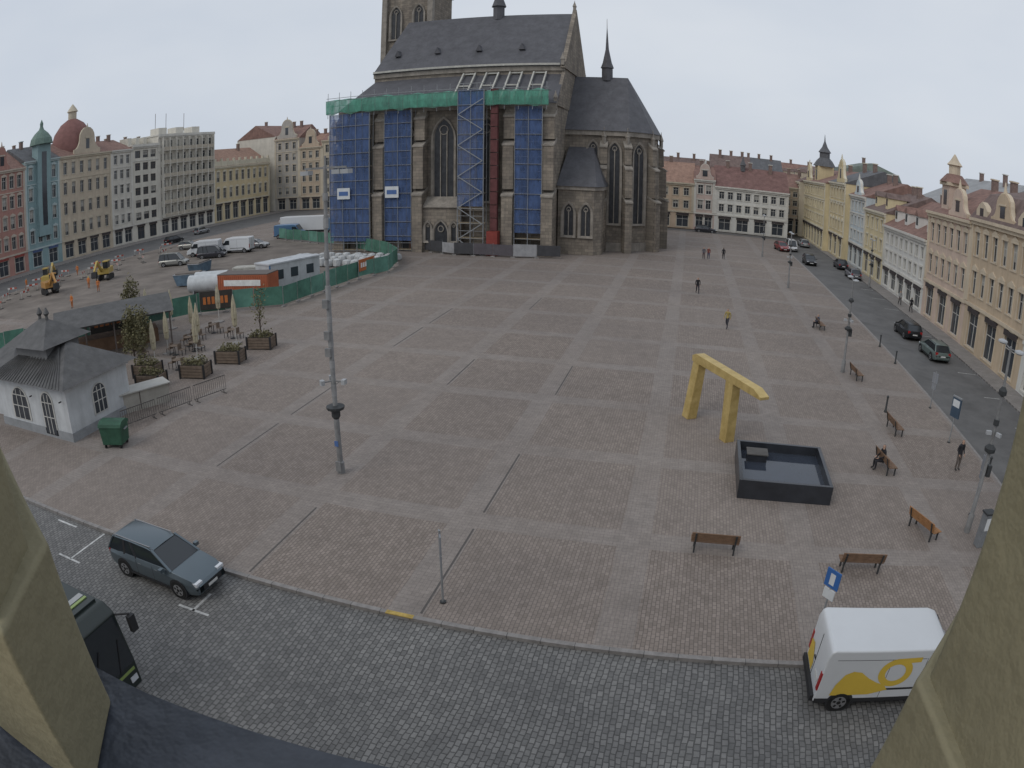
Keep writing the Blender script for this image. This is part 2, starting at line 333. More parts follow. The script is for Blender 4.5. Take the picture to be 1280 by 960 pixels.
b=W('hotel_building',117.5,139,23.5,floors=6,ncol=8,wall=c('hotel',(.60,.57,.50)),trimc=c('white2',O),roofm=mRoofG,flatroof=True,trim=0,ww=1.7,frame=mFrameW,shop=M('shop_dark',O))
for k in range(6):
    z=4+k*3.15
    b.box('balconies',c('hotel',O),(1,-.9,z),(20.5,-.003,z+.18)); b.box('balconies',M('balcony_rail',(.46,.41,.33)),(1,-.95,z+.183),(20.5,-.9,z+.95))
for i in range(9): b.box('balconies',c('hotel',O),(.9+i*2.45,-.97,4),(1.1+i*2.45,-.96+.7,23))
for xx in (4,8,15): b.cyl('antennas',mFrameD,(xx,5,25),(xx,5,29.5),.06)
b.done()
b=W('townhouse',139,165,14.5,floors=2,ncol=9,wall=c('yellow',(.55,.45,.27)),trimc=c('creamy',(.58,.53,.41)),roofm=mRoofO,roofh=5,trim=2,ww=1.3,ground=5.2,shop=M('shop_dark',O))
b.box('trim',c('creamy',O),(0,-.2,14.6),(26,.1,15.9)); 
for i in range(10): b.box('trim',c('creamy',O),(.2+i*2.75,-.3,14.6),(.8+i*2.75,.2,16.6))
b.done()
W('office_block',168,190,22,floors=6,ncol=8,wall=c('hotelwhite',O),trimc=c('white2',O),roofm=mRoofR,roofh=4,trim=0).done()
for (y0,y1,H,mm) in [(45,70,19,mRoofB),(72,95,21,mRoofR),(100,118,20,mRoofR),(118,150,20,mRoofB)]:
    building('background_house',(XW-20,y0,0),rw,y1-y0,14,H,floors=4,ncol=7,wall=c('sand',O),trimc=c('cream',O),roofm=mm,roofh=5,trim=0,chim=4).done()
for (x0,x1,H,wc,rm,gb,fl) in [(-113,-104.5,21,('grey',(.37,.345,.31)),mRoofR,(1,7.5,5.5),5),(-104.5,-97,18,('sand',O),mRoofO,(1,6.5,5),4),(-97,-89,19.5,('cream',O),mRoofR,(2,6,5),4),(-89,-80,20,('rose',O),mRoofR,(1,8,5),4),(-80,-70,18,('grey',O),mRoofB,None,4),(-70,-58,19,('yellow',O),mRoofR,(2,10,5),4),(-58,-45,18,('beige',O),mRoofR,None,4)]:
    building('townhouse',(x0,168,0),0,x1-x0,14,H,floors=fl,ncol=max(3,int((x1-x0)/2.4)),wall=c(*wc),trimc=c('cream',O),roofm=rm,roofh=4,gable=gb,shop=M('shop_dark',O)).done()
YN=141.5
building('townhouse',(-45,YN,0),0,30,12,9.6,floors=2,ncol=12,wall=c('sand',O),trimc=c('cream',O),roofm=mRoofO,roofh=4.2,shop=M('shop_dark',O)).done()
building('townhouse',(-15,YN,0),0,16,12,9.4,floors=2,ncol=7,wall=c('peach',(.50,.38,.27)),trimc=c('cream',O),roofm=mRoofO,roofh=4.2,ground=3.6,shop=M('shop_dark',O)).done()
building('townhouse',(1,YN,0),0,4.3,12,10.4,floors=2,ncol=2,wall=c('pinkish',(.50,.39,.34)),trimc=c('white2',O),roofm=mRoofR,roofh=2.8,gable=(.4,3.9,3.2),ground=3.6,shop=M('shop_dark',O)).done()
b=building('town_hall_annex',(5.3,YN,0),0,15.5,12,9.3,floors=2,ncol=8,wall=c('white3',(.58,.57,.53),.2),trimc=c('white2',O),roofm=M('roof_darkred',(.19,.08,.065),.8,.3,1,streak=.4),roofh=4.3,ground=3.6,chim=3,shop=M('shop_dark',O))
b.lathe('turret',mRoofG,[(.5,12.8),(.5,14),(.7,14.1),(.3,15),(.05,16)],(6,5,0),8); b.done()
building('townhouse',(20.8,152,0),0,6,12,10.5,floors=3,ncol=3,wall=c('peach',O),trimc=c('cream',O),roofm=mRoofR,roofh=3,shop=M('shop_dark',O)).done()
for (x0,y0,w_,H,rm) in [(-10,175,14,11,mRoofB),(5,168,10,12.5,mRoofB),(14,190,12,13,mRoofG),(12,230,30,11,mRoofB),(28,210,20,13,mRoofR),(-40,185,24,12,mRoofR)]:
    building('background_house',(x0,y0,0),0,w_,12,H,floors=3,ncol=5,wall=c('cream2',O),trimc=c('cream',O),roofm=rm,roofh=4.0,trim=0,chim=3).done()
XE=27.5; re_=R(-90)
def E(name,y0,y1,H,x=XE,D=14,**k): return building(name,(x,y1,0),re_,y1-y0,D,H,**k)
E('townhouse',16,31,12.5,floors=3,ncol=5,wall=c('white3',O),trimc=c('white2',O),roofm=mRoofR,roofh=4,shop=M('shop_dark',O)).done()
E('townhouse',31,46.5,11.6,floors=2,ncol=5,wall=c('white3',O),trimc=c('white2',O),roofm=mRoofR,roofh=4,dorm=2,ground=4,shop=M('shop_dark',O)).done()
b=E('ornate_townhouse',46.5,60,12,floors=2,ncol=6,wall=c('ochre',(.49,.38,.26)),trimc=c('ochre2',(.54,.45,.33)),roofm=mRoofB,roofh=3.8,gable=(4.5,9.5,2.6),trim=2,ground=4.3,dorm=0,dtype='mansard',shop=M('shop_dark',O))
for xx in (2.3,11.5):
    b.prism('gable',c('ochre2',O),[(xx-1.3,12),(xx+1.3,12),(xx+1.3,12.8),(xx+.7,13.3),(xx,13.6),(xx-.7,13.3),(xx-1.3,12.8)],'y',-.1,.5); b.box('gable',mGlass,(xx-.4,-.13,12.2),(xx+.4,-.105,13.0))
b.done()
b=E('ornate_townhouse',60,73,11.6,floors=2,ncol=6,wall=c('ochre3',(.52,.40,.32)),trimc=c('ochre2',O),roofm=mRoofR,roofh=3.6,gable=(6.5,11.5,2.8),trim=2,ground=4.2,dorm=0,shop=M('shop_dark',O))
b.box('tower',c('ochre3',O),(1.9,.8,11),(4.1,3.0,14.7)); b.box('tower',mGlass,(2.5,.77,12.6),(3.5,.795,14.2)); b.box('tower',c('ochre2',O),(1.65,.55,14.7),(4.35,3.25,15.05))
b.lathe('tower',mRoofR,[(1.8,15.05),(1.2,15.7),(.9,16.0)],(3.0,1.9,0),8,R(22.5)); b.lathe('tower',c('ochre2',O),[(.75,16.0),(.75,16.9),(1.0,17.0),(.55,17.5),(.08,18.2)],(3.0,1.9,0),8); b.done()
E('townhouse',73,91,8.3,floors=2,ncol=8,wall=c('white4',(.58,.57,.54),.2),trimc=c('white2',O),roofm=mRoofR,roofh=4.2,dorm=4,ground=3.2,ww=.95,shop=M('shop_dark',O)).done()
E('townhouse',91,102.5,9.8,floors=2,ncol=4,wall=c('lemon',(.56,.47,.28)),trimc=c('creamy',O),roofm=mRoofB,roofh=3.2,dorm=2,ground=3.8,shop=M('shop_dark',O)).done()
E('townhouse',102.5,113,11.4,floors=3,ncol=4,wall=c('paleblue',(.46,.51,.53)),trimc=c('white2',O),roofm=mRoofR,roofh=3,gable=(3,7.5,2.5),ground=3.8,shop=M('shop_dark',O)).done()
b=E('ornate_townhouse',113,126,13,x=26.5,floors=3,ncol=5,wall=c('gold',(.55,.45,.26)),trimc=c('creamy',O),roofm=mRoofG,roofh=3,gable=(6.0,12,4),trim=2,ground=4.2,shop=M('shop_dark',O)); b.done()
b=E('ornate_townhouse',126,150,12.5,x=25.5,floors=3,ncol=9,wall=c('lemon',O),trimc=c('creamy',O),roofm=mRoofR,roofh=3,gable=(3,8,3.5),ground=4.2,shop=M('shop_dark',O))
b.box('tower',c('gold',O),(9.8,.5,12),(13.2,3.9,15.8)); b.box('tower',mGlass,(10.8,.47,13),(12.2,.495,15)); b.lathe('tower',mRoofG,[(2.5,15.8),(1.7,17),(1.1,17.6),(1.1,18.6),(1.4,18.7),(.6,19.8),(.15,21),(.03,22.4)],(11.5,2.2,0),8,R(22.5)); b.done()
E('townhouse',150,190,12,x=24.5,floors=3,ncol=14,wall=c('cream',O),trimc=c('creamy',O),roofm=mRoofB,roofh=4,dorm=4,shop=M('shop_dark',O)).done()
b=E('large_hall',93,122,12.5,x=43,D=22,floors=3,ncol=8,wall=c('grey',O),trimc=c('white2',O),roofm=M('roof_palegrey',(.26,.265,.27),.7,.2,.5),roofh=5.5,trim=0,chim=2); b.done()
# museum-like hall with a shallow copper hipped roof behind the east row
b=E('exchange_building',150,166,13,x=34,D=16,floors=3,ncol=6,wall=c('grey',O),trimc=c('white2',O),roofm=M('roof_copper_dull',(.12,.155,.125),.7,.25,1),roofh=5.5,trim=0,chim=1,dtype='mansard'); b.done()
for (y0,y1,H,rm) in [(20,44,12,mRoofR),(44,66,11,mRoofB),(68,88,10.5,mRoofR)]:
    E('background_house',y0,y1,H,x=48,floors=3,ncol=6,wall=c('cream',O),trimc=c('cream',O),roofm=rm,roofh=4.5,trim=0,chim=4).done()
# ------------------------------------------------------------ cathedral
def stone_mat(name,c1,c2,cm):
    m,t,b=nt(name); p=pos(t); sx=N(t,'ShaderNodeSeparateXYZ'); t.links.new(p,sx.inputs[0]); cb=N(t,'ShaderNodeCombineXYZ')
    t.links.new(mth(t,'ADD',sx.outputs[0],sx.outputs[1]),cb.inputs[0]); t.links.new(sx.outputs[2],cb.inputs[1])
    b1=brick(t,cb.outputs[0],.9,.42,.02,c1,c2,cm)
    f=ramp(t,noise_n(t,p,.35,5,.7),.32,.68); col=mixc(t,1,b1.outputs[0],mixc(t,f,(.68,.66,.66),(1.22,1.18,1.12)),'MULTIPLY')
    s=ramp(t,noise_n(t,scalev(t,p,(1.3,1.3,.1)),1,4,.7),.45,.7); col=mixc(t,mth(t,'MULTIPLY',s,.4),col,(.105,.10,.095))
    t.links.new(col,b.inputs['Base Color']); b.inputs['Roughness'].default_value=.95; b.inputs['Specular IOR Level'].default_value=.15; return m
mSt=stone_mat('sandstone',(.205,.185,.158),(.295,.262,.222),(.135,.122,.11))
mStL=M('sandstone_trim',(.29,.262,.228),.95,.3,.8,streak=.5)
mSlate=M('church_slate',(.098,.098,.108),.6,.22,.7,streak=.35,bump=.2)
mGGl=M('church_glass',(.045,.047,.052),.35,.4,1.5)
MS=Matrix.Translation((-25,0,0))@Matrix.Diagonal((.924,1,1,1))@Matrix.Translation((25,0,0))
ch=B('gothic_cathedral'); ch.M=MS
def arch_pts(cx,z0,w,h,n=7):
    r=w; zs=z0+h-w*.87; pts=[(cx-w/2,z0),(cx+w/2,z0)]
    for k in range(n): 
        a=k/(n-1)*R(60); pts.append((cx-w/2+r*math.cos(a),zs+r*math.sin(a)))
    for k in range(n-2,-1,-1):
        a=k/(n-1)*R(60); pts.append((cx+w/2-r*math.cos(a),zs+r*math.sin(a)))
    return pts
def gwindow(cx,z0,w,h,T,lights=3,part='windows'):
    P=arch_pts(cx,z0,w,h); O_=arch_pts(cx,z0-.3,w+.9,h+.75)
    ch.add(part,mGGl,[(x,-.02,z) for x,z in P],[tuple(range(len(P)))],T)
    n=len(P); vs=[(x,-.35,z) for x,z in O_]+[(x,-.28,z) for x,z in [(cx+(x-cx)*1.12,z+.1*(1 if z>z0+h/2 else 0)) for x,z in P]]+[(x,-.012,z) for x,z in P]+[(x,.01,z) for x,z in O_]
    fs=[]
    for i in range(n):
        j=(i+1)%n
        fs+=[(i,j,n+j,n+i),(n+i,n+j,2*n+j,2*n+i),(3*n+i,3*n+j,j,i)]
    ch.add(part,mStL,vs,fs,T)
    for k in range(1,lights):
        x=cx-w/2+w*k/lights; ch.box(part,mStL,(x-.07,-.16,z0),(x+.07,-.021,z0+h-w*.55),T)
    for k in range(10):
        a0,a1=2*math.pi*k/10,2*math.pi*(k+1)/10; r=w*.22; cz=z0+h-w*.5
        a=T@Vector((cx+r*math.cos(a0),-.1,cz+r*math.sin(a0))); b_=T@Vector((cx+r*math.cos(a1),-.1,cz+r*math.sin(a1))); ch.beam(part,mStL,a,b_,.12)
YA=90.5; YC=105.5; XA0,XA1=-51,-17
ch.box('walls',mSt,(XA0,YA,0),(XA1,121,20.3))
ch.box('walls',mStL,(XA0-.25,YA-.35,19.8),(XA1+.25,YA-.003,20.6))
ch.box('walls',mStL,(XA0-.1,YA-.3,0),(XA1+.1,YA-.004,1.3)); ch.box('walls',mStL,(XA0-.15,YA-.22,5.6),(XA1+.1,YA-.005,5.95))
ch.box('walls',mSt,(-48,96,20.3),(XA1+.1,115,26.3)); ch.box('walls',mStL,(-48.1,95.75,25.9),(XA1+.2,95.99,26.6))
x0,x1=XA0-.2,XA1+.2
ch.add('roof',mSlate,[(x0,YA-.5,20.62),(x1,YA-.5,20.62),(x1,96.0,25.4),(-47.8,96.0,25.4),(x0,YA+1,20.62),(x0,96,20.62),(x1,96,20.62)],[(0,1,2,3),(0,3,5),(1,6,2),(0,1,6,5)])
ch.add('roof',mSlate,[(-48.2,95.6,26.6),(XA1-.3,95.6,26.6),(XA1-.3,YC,36.8),(-46.5,YC,36.8),(XA1-.3,115.4,26.6),(-48.2,115.4,26.6)],[(0,1,2,3),(2,4,5,3),(0,3,5),(0,5,4,1)])
ch.prism('walls',mSt,[(95.2,26.3),(115.8,26.3),(YC,37.5)],'x',XA1-.3,XA1+.35)
ch.prism('walls',mSt,[(YA,20.3),(96,20.3),(96,25.9)],'x',XA1-.2,XA1+.3)
for yy,zz in ((YA,20.5),(95.4,26.7),(YC,37.2),(115,26.7)): ch.lathe('pinnacles',mStL,[(.32,0),(.32,.8),(.45,.85),(.1,1.6),(.03,1.9)],(XA1,yy,zz),4,R(45))
mTim=M('new_timber',(.46,.45,.41),.8,.2,2)
for k in range(4):
    x0=-32.5+k*3.7
    for dx in (0,1.9): ch.beam('rafters',mTim,(x0+dx,YA-.3,21.0),(x0+dx,95.6,25.7),.22)
    for f in (.05,.5,.95): ch.beam('rafters',mTim,(x0,YA-.3+f*5.9,21.15+f*4.7),(x0+1.9,YA-.3+f*5.9,21.15+f*4.7),.2)
ch.beam('rafters',mTim,(-48,95.5,26.85),(-17.4,95.5,26.85),.3)
for x0 in (-45,-38,-31,-24):
    ch.prism('roof',mSlate,[(x0-.5,29.6),(x0+.5,29.6),(x0,30.6)],'y',98.0,100)
def buttress(x,y0,y1,w,h,steps=((0,1),(.45,.82),(.8,.6)),T=None):
    for i,(f,d) in enumerate(steps):
        z0=h*f; z1=h*(steps[i+1][0] if i+1<len(steps) else 1); yo=y1-(y1-y0)*d
        ch.prism('buttresses',mSt,[(yo,z0),(y1,z0),(y1,z1+.9*(0 if i+1<len(steps) else 1)),(yo,z1-.8)],'x',x-w/2,x+w/2,T)
        ch.prism('buttresses',mStL,[(yo-.12,z1-.95),(yo-.12,z1-.75),(y1-.01,z1+.285),(y1-.01,z1-.3)],'x',x-w/2-.08,x+w/2+.08,T)
for x in (-50.2,-43.4,-36.9,-23.3,-17.6): buttress(x,88.0,YA,1.6,19.5)
T0=Matrix.Translation((0,YA,0))
for cx in (-47,-40,-33.6,-27,-20.3): gwindow(cx,7.0,2.8 if cx!=-33.6 else 3.0,11.5,T0)
ch.box('porch',mSt,(-36.2,88.6,0),(-30.4,YA-.31,6.2)); ch.add('porch',mStL,[(-36.4,88.3,6.2),(-30.2,88.3,6.2),(-30.2,YA-.3,7.6),(-36.4,YA-.3,7.6),(-36.4,YA-.3,6.2),(-30.2,YA-.3,6.2)],[(0,1,2,3),(0,3,4),(1,5,2)])
Tp=Matrix.Translation((0,88.6,0)); 
gwindow(-33.3,.3,1.9,3.9,Tp,1,'porch'); gwindow(-35.3,1.6,.7,2.4,Tp,1,'porch'); gwindow(-31.3,1.6,.7,2.4,Tp,1,'porch')
pc=[(-17,98),(-7.6,98),(-4.2,101.2),(-3.2,105.5),(-4.2,109.8),(-7.6,113),(-17,113)]
ch.prism('walls',mSt,pc,'z',0,17.0); pe=[(x+(.35 if x>-8 else 0),YC+(y-YC)*1.05) for x,y in pc]; ch.prism('walls',mStL,pe,'z',16.6,17.3)
pl=[(x+(.15 if x>-8 else 0),YC+(y-YC)*1.025) for x,y in pc]; ch.prism('walls',mStL,pl,'z',0,1.2)
pr=[(x+(.5 if x>-8 else 0),YC+(y-YC)*1.08,17.3) for x,y in pc]
n=len(pr); ch.add('roof',mSlate,pr+[(-17,YC,26.2),(-8.2,YC,26.2)],[(0,1,n+1,n)]+[(i,i+1,n+1) for i in range(1,n-2)]+[(n-2,n-1,n,n+1),tuple(range(n))[::-1]])
def seg_T(p,q):
    p=Vector((*p,0));q=Vector((*q,0)); a=math.atan2(q.y-p.y,q.x-p.x); return Matrix.Translation(p)@Matrix.Rotation(a,4,'Z')
segs=[((-17,98),(-7.6,98)),((-7.6,98),(-4.2,101.2)),((-4.2,101.2),(-3.2,105.5)),((-3.2,105.5),(-4.2,109.8))]
gwindow(7.6,4,1.5,11.5,seg_T(*segs[0]),2); gwindow(4.3,10,1.3,5.6,seg_T(*segs[0]),2)
for s in segs[1:]:
    L=(Vector(s[1])-Vector(s[0])).length; gwindow(L/2,4,1.9,11.5,seg_T(*s),2)
def rbut(x,y,ang,h=15.6):
    T=Matrix.Translation((x,y,0))@Matrix.Rotation(ang,4,'Z')
    for z0,z1,d in ((0,h*.5,1.9),(h*.5,h*.8,1.5),(h*.8,h,1.0)):
        ch.prism('buttresses',mSt,[(-d,z0),(.6,z0),(.6,z1+.3),(-d+.1,z1-.6)],'x',-.55,.55,T); ch.prism('buttresses',mStL,[(-d-.1,z1-.75),(-d-.1,z1-.55),(.0,z1+.35),(.0,z1)],'x',-.62,.62,T)
    ch.lathe('pinnacles',mStL,[(.3,0),(.3,1),(.42,1.05),(.08,2.0),(.02,2.5)],(x+.5*math.sin(ang),y-.5*math.cos(ang),h-.2),4)
rbut(-11.0,98.1,0); rbut(-7.6,98.0,R(22)); rbut(-4.2,101.2,R(55)); rbut(-3.2,105.5,R(90)); rbut(-4.2,109.8,R(125))
ch.prism('chapel',mSt,[(-16.8,92),(-11.6,92),(-10.6,93.4),(-10.6,97.95),(-16.8,97.95)],'z',0,9); ch.prism('chapel',mStL,[(-16.9,91.75),(-11.4,91.75),(-10.35,93.3),(-10.35,97.96),(-16.9,97.96)],'z',8.8,9.3)
ch.add('chapel',mSlate,[(-17,91.5,9.3),(-11.2,91.5,9.3),(-10.2,93.2,9.3),(-10.2,98,9.3),(-16.4,97.9,14.8),(-12.6,97.9,14.8),(-17,98,9.3)],[(0,1,5,4),(1,2,5),(2,3,5),(0,4,6)])
Tc=Matrix.Translation((0,92,0)); gwindow(-15.2,2.6,1.3,4.2,Tc,2); gwindow(-12.7,2.6,1.3,4.2,Tc,2)
ch.lathe('spire',mSlate,[(.9,25.6),(.9,27.6),(1.1,27.7),(.75,28.6),(.28,30.8),(.05,34.4)],(-11.6,YC,0),8); ch.cyl('spire',mStL,(-11.6,YC,34.4),(-11.6,YC,36),.05,.03,6)
ch.lathe('spire',mSlate,[(1.0,36),(1.0,38.3),(1.3,38.4),(.85,39.6),(.5,41),(.08,46)],(-30,YC,0),8)
ch.box('tower',mSt,(-52.5,108,0),(-43.3,118,57)); ch.box('tower',mStL,(-52.8,107.7,30.5),(-43.0,118.3,31.1)); ch.box('tower',mStL,(-53,107.5,56.5),(-42.8,118.5,57.6))
ch.box('tower',mStL,(-52.8,107.7,43.5),(-43.0,118.3,44.1))
for x in (-52.4,-43.4): ch.box('tower',mStL,(x-.5,107.4,0),(x+.5,108.4,56.4))
Tt=Matrix.Translation((0,108,0)); gwindow(-50.2,34.5,1.7,6.0,Tt,2); gwindow(-45.7,34.5,1.7,6.0,Tt,2); gwindow(-50.2,47,2,7,Tt,2); gwindow(-45.7,47,2,7,Tt,2)
ch.lathe('tower',mSlate,[(7.2,57.6),(3.9,66),(2.2,80),(.2,101)],(-47.9,113,0),8,R(22.5))
ch.done()
def netm(name,col,al):
    m,t,b=nt(name); p=pos(t); sx=N(t,'ShaderNodeSeparateXYZ'); t.links.new(p,sx.inputs[0])
    f=ramp(t,noise_n(t,scalev(t,p,(1.2,1.2,.35)),1.6,5,.7),.3,.7); col2=mixc(t,f,tuple(c*.65 for c in col),tuple(min(1,c*1.3) for c in col))
    band=mth(t,'LESS_THAN',mth(t,'FLOORED_MODULO',sx.outputs[2],2.0),.22); col2=mixc(t,mth(t,'MULTIPLY',band,.7),col2,tuple(c*.35+.04 for c in col))
    vb=mth(t,'LESS_THAN',mth(t,'FLOORED_MODULO',sx.outputs[0],2.1),.14); col2=mixc(t,mth(t,'MULTIPLY',vb,.6),col2,tuple(c*.4+.06 for c in col))
    t.links.new(col2,b.inputs['Base Color']); b.inputs['Roughness'].default_value=.9
    a=ramp(t,noise_n(t,scalev(t,p,(1,1,.5)),.9,3),.3,.7); t.links.new(mth(t,'ADD',mth(t,'MULTIPLY',a,.3),al),b.inputs['Alpha']); return m
mBlue=netm('blue_netting',(.075,.125,.265),.55); mGreen=netm('green_netting',(.085,.275,.20),.72)
mSteel=M('galvanised_steel',(.30,.31,.32),.5,.15,3,metal=.3)
s=B('scaffolding'); s.M=MS
def scaf(x0,x1,y0,y1,z0,z1,net=True,nz0=None):
    nx=max(1,round((x1-x0)/2.0)); 
    for i in range(nx+1):
        x=x0+(x1-x0)*i/nx
        for y in (y0+.12,y1): s.cyl('poles',mSteel,(x,y,z0),(x,y,z1),.055,n=5)
        s.cyl('poles',mSteel,(x,y0-.1,z0),(x,y0-.1,z1),.04,n=5)
    z=z0+.2
    while z<z1:
        s.box('decks',M('scaffold_boards',(.30,.25,.18),.9,.3,2),(x0,y0+.15,z),(x1,y1,z+.06))
        s.cyl('poles',mSteel,(x0,y0+.1,z+1),(x1,y0+.1,z+1),.04,n=5); s.cyl('poles',mSteel,(x0,y0-.1,z),(x1,y0-.1,z),.03,n=5)
        z+=2.0
    if net:
        zb=nz0 or z0+1.0; nn=max(2,int((x1-x0)/.5)); vs=[];fs=[]; rz=int((z1-zb)/.7)
        for j in range(rz+1):
            for i in range(nn+1):
                xx=x0+(x1-x0)*i/nn; zz=zb+(z1-zb)*j/rz; vs.append((xx,y0+.07*noise.noise((xx*1.1,zz*.6,y0)),zz))
        for j in range(rz):
            for i in range(nn): a=j*(nn+1)+i; fs.append((a,a+1,a+nn+2,a+nn+1))
        s.add('net',mBlue,vs,fs)
scaf(-51.3,-44.4,87.6,88.8,0,20,nz0=1.5); scaf(-42.4,-38.0,88.6,90,0,20,nz0=1.5); scaf(-30.2,-26.4,87.0,88.4,0,22.3,nz0=6.5); scaf(-22.3,-18.4,88.4,90.0,0,20,nz0=3)
for k in range(10):
    z=k*2.1; s.beam('poles',mSteel,(-30.1 if k%2 else -26.5,86.8,z),(-26.5 if k%2 else -30.1,86.8,z+2.1),.10)
vs=[];fs=[];nn=70
for i in range(nn+1):
    x=-51.8+34.5*i/nn
    for j,(y,z) in enumerate([(87.3,20.1),(87.2,21.2),(87.25,22.1),(89.6,22.4)]): vs.append((x,y+.15*noise.noise((x*.9,z,1)),z+.4*noise.noise((x*.6,3,j))))
for i in range(nn):
    for j in range(3): a=i*4+j; fs.append((a,a+4,a+5,a+1))
s.add('green_net',mGreen,vs,fs)
for z in (20.3,21.3,22.5): s.cyl('poles',mSteel,(-51.8,87.4,z),(-17.3,87.4,z),.04,n=5)
for i in range(18): s.cyl('poles',mSteel,(-51.6+i*2,87.5,19.5),(-51.6+i*2,87.5,23.3),.04,n=5)
mRed=M('hoist_red',(.12,.045,.045),.7,.3,1.5)
for k in range(12): s.box('hoist',mRed,(-25.6,87.6,1.5+k*1.75),(-24.6,88.3,3.15+k*1.75))
s.box('hoist',M('hoist_redlow',(.24,.05,.04),.7,.2),(-25.9,86.9,0),(-24.3,88.2,3.2))
for xx in (-48.6,-40.9): 
    s.box('sign_board',M('sign_white',(.6,.62,.63),.6,.1),(xx-1.2,87.3 if xx<-45 else 88.2,7.6),(xx+1.0,87.36 if xx<-45 else 88.26,9.2)); s.box('sign_board',M('sign_blue',(.08,.15,.34),.6,.1),(xx-.9,87.27 if xx<-45 else 88.17,8.1),(xx+.7,87.296 if xx<-45 else 88.196,8.7))
s.done()
# ------------------------------------------------------------ fences
mFG=M('fence_green_mesh',(.075,.18,.135),.85,.35,.8)
def fence(pts,mat,h=2.0,name='construction_fence',panel=2.5):
    f=B(name)
    for (x0,y0),(x1,y1) in zip(pts,pts[1:]):
        L=math.hypot(x1-x0,y1-y0); n=max(1,round(L/panel)); T=Matrix.Translation((x0,y0,0))@Matrix.Rotation(math.atan2(y1-y0,x1-x0),4,'Z')
        for i in range(n):
            a=L*i/n; b_=L*(i+1)/n; zt=h+random.uniform(-.08,.08)
            f.box('sheet',mat[random.randrange(len(mat))],(a+.04,-.02,.25+random.uniform(-.05,.1)),(b_-.04,.0,zt),T)
            f.cyl('posts',mSteel,(a,.03,0),(a,.03,h+.1),.025,n=5,T=T); f.box('posts',mGran,(a-.3,-.12,0),(a+.3,.12,.13),T)
    f.done()
mFG2=M('fence_green_light',(.11,.24,.19),.85,.3,.8)
fence([(-62,28),(-55,33),(-48,39),(-42.3,48.5),(-35.2,53),(-34.3,67),(-33,72),(-34.5,78),(-38,83),(-50,93),(-68,102)],[mFG,mFG,mFG2])
fence([(-46.5,91.5),(-38,90.0),(-30,86.2),(-22,86.0),(-16,87.0)],[M('banner_dark',(.06,.06,.065)),M('banner_dark2',(.10,.09,.10)),M('banner_white',(.30,.30,.31)),M('banner_brown',(.16,.10,.08)),M('banner_dark',O)],1.7,'church_fence')
def banner(x,y,ang,w,h,z,name='advertising_banner',base=(.05,.045,.04)):
    f=B(name,(x,y,0),ang); f.box('board',M('banner_base%d'%int(base[0]*100),base),(-w/2,-.05,z),(w/2,0,z+h))
    n=6; ho=M('banner_orange',(.48,.16,.05))
    for i in range(n): 
        xx=-w*.4+i*w*.8/n; f.box('letters',ho if base[0]<.2 else M('letter_white',(.7,.7,.68)),(xx,-.07,z+h*.3),(xx+w*.09,-.052,z+h*.7))
    f.cyl('posts',mSteel,(-w/2,.05,0),(-w/2,.05,z+h),.04,n=6); f.cyl('posts',mSteel,(w/2,.05,0),(w/2,.05,z+h),.04,n=6); f.done()
banner(-40.4,49.2,R(32),3.2,1.7,.5); banner(-46.6,40.6,R(56),4.2,1.9,.4); banner(-34.0,68.4,R(86),3.4,1.3,.9,base=(.40,.13,.05))
f=B('construction_barriers')
for i in range(26):
    x=-90+random.uniform(-1,1)+ (i%3)*4; y=44+i*2.1; T=Matrix.Translation((x,y,0))@Matrix.Rotation(random.uniform(0,3),4,'Z')
    for k in range(4): f.box('boards',M('barrier_red',(.4,.07,.04)) if k%2 else M('barrier_white',(.55,.55,.54)),(-1+k*.5,-.02,.8),(-.5+k*.5,.02,1.05),T)
    for sx in (-.9,.86): f.box('feet',mTim,(sx,-.03,.1),(sx+.04,.03,1.05),T); f.box('feet',mDrain,(sx-.2,-.35,0),(sx+.2,.35,.1),T)
f.done()
# ------------------------------------------------------------ vehicles
mCarG=M('car_glass',(.025,.03,.035),.08,0,spec=.7); mTyre=M('tyre',(.02,.02,.02),.9,.1); mRim=M('wheel_rim',(.35,.35,.36),.35,0,metal=.6); mTrim=M('black_plastic',(.03,.03,.032),.6,.1)
mLampR=M('tail_lamp',(.35,.02,.02),.3,0); mLampW=M('head_lamp',(.6,.62,.65),.15,0,spec=.7); mPlate=M('plate',(.6,.6,.58),.5,0)
def paint(name,c,metal=.3): return M('paint_'+name,c,.28,.03,1,metal=metal,spec=.6)
def wheels(v,xs,hw,r=.33,wd=.22):
    for x in xs:
        for sgn in (-1,1):
            y=sgn*hw
            v.cyl('wheels',mTrim,(x,y-sgn*.25,r+.02),(x,y+sgn*.004,r+.02),r*1.2,n=22)
            v.cyl('wheels',mTyre,(x,y-sgn*wd,r),(x,y+sgn*.015,r),r,n=22); v.cyl('wheels',mRim,(x,y,r),(x,y+sgn*.024,r),r*.66,n=14); v.cyl('wheels',mTyre,(x,y,r),(x,y+sgn*.03,r),r*.2,n=8)
            for k in range(5):
                a=k*2*math.pi/5; v.box('wheels',mTyre,(-.035,-.004,r*.3),(.035,.004,r*.56),Matrix.Translation((x,y+sgn*.026,r))@Matrix.Rotation(a,4,'Y'))
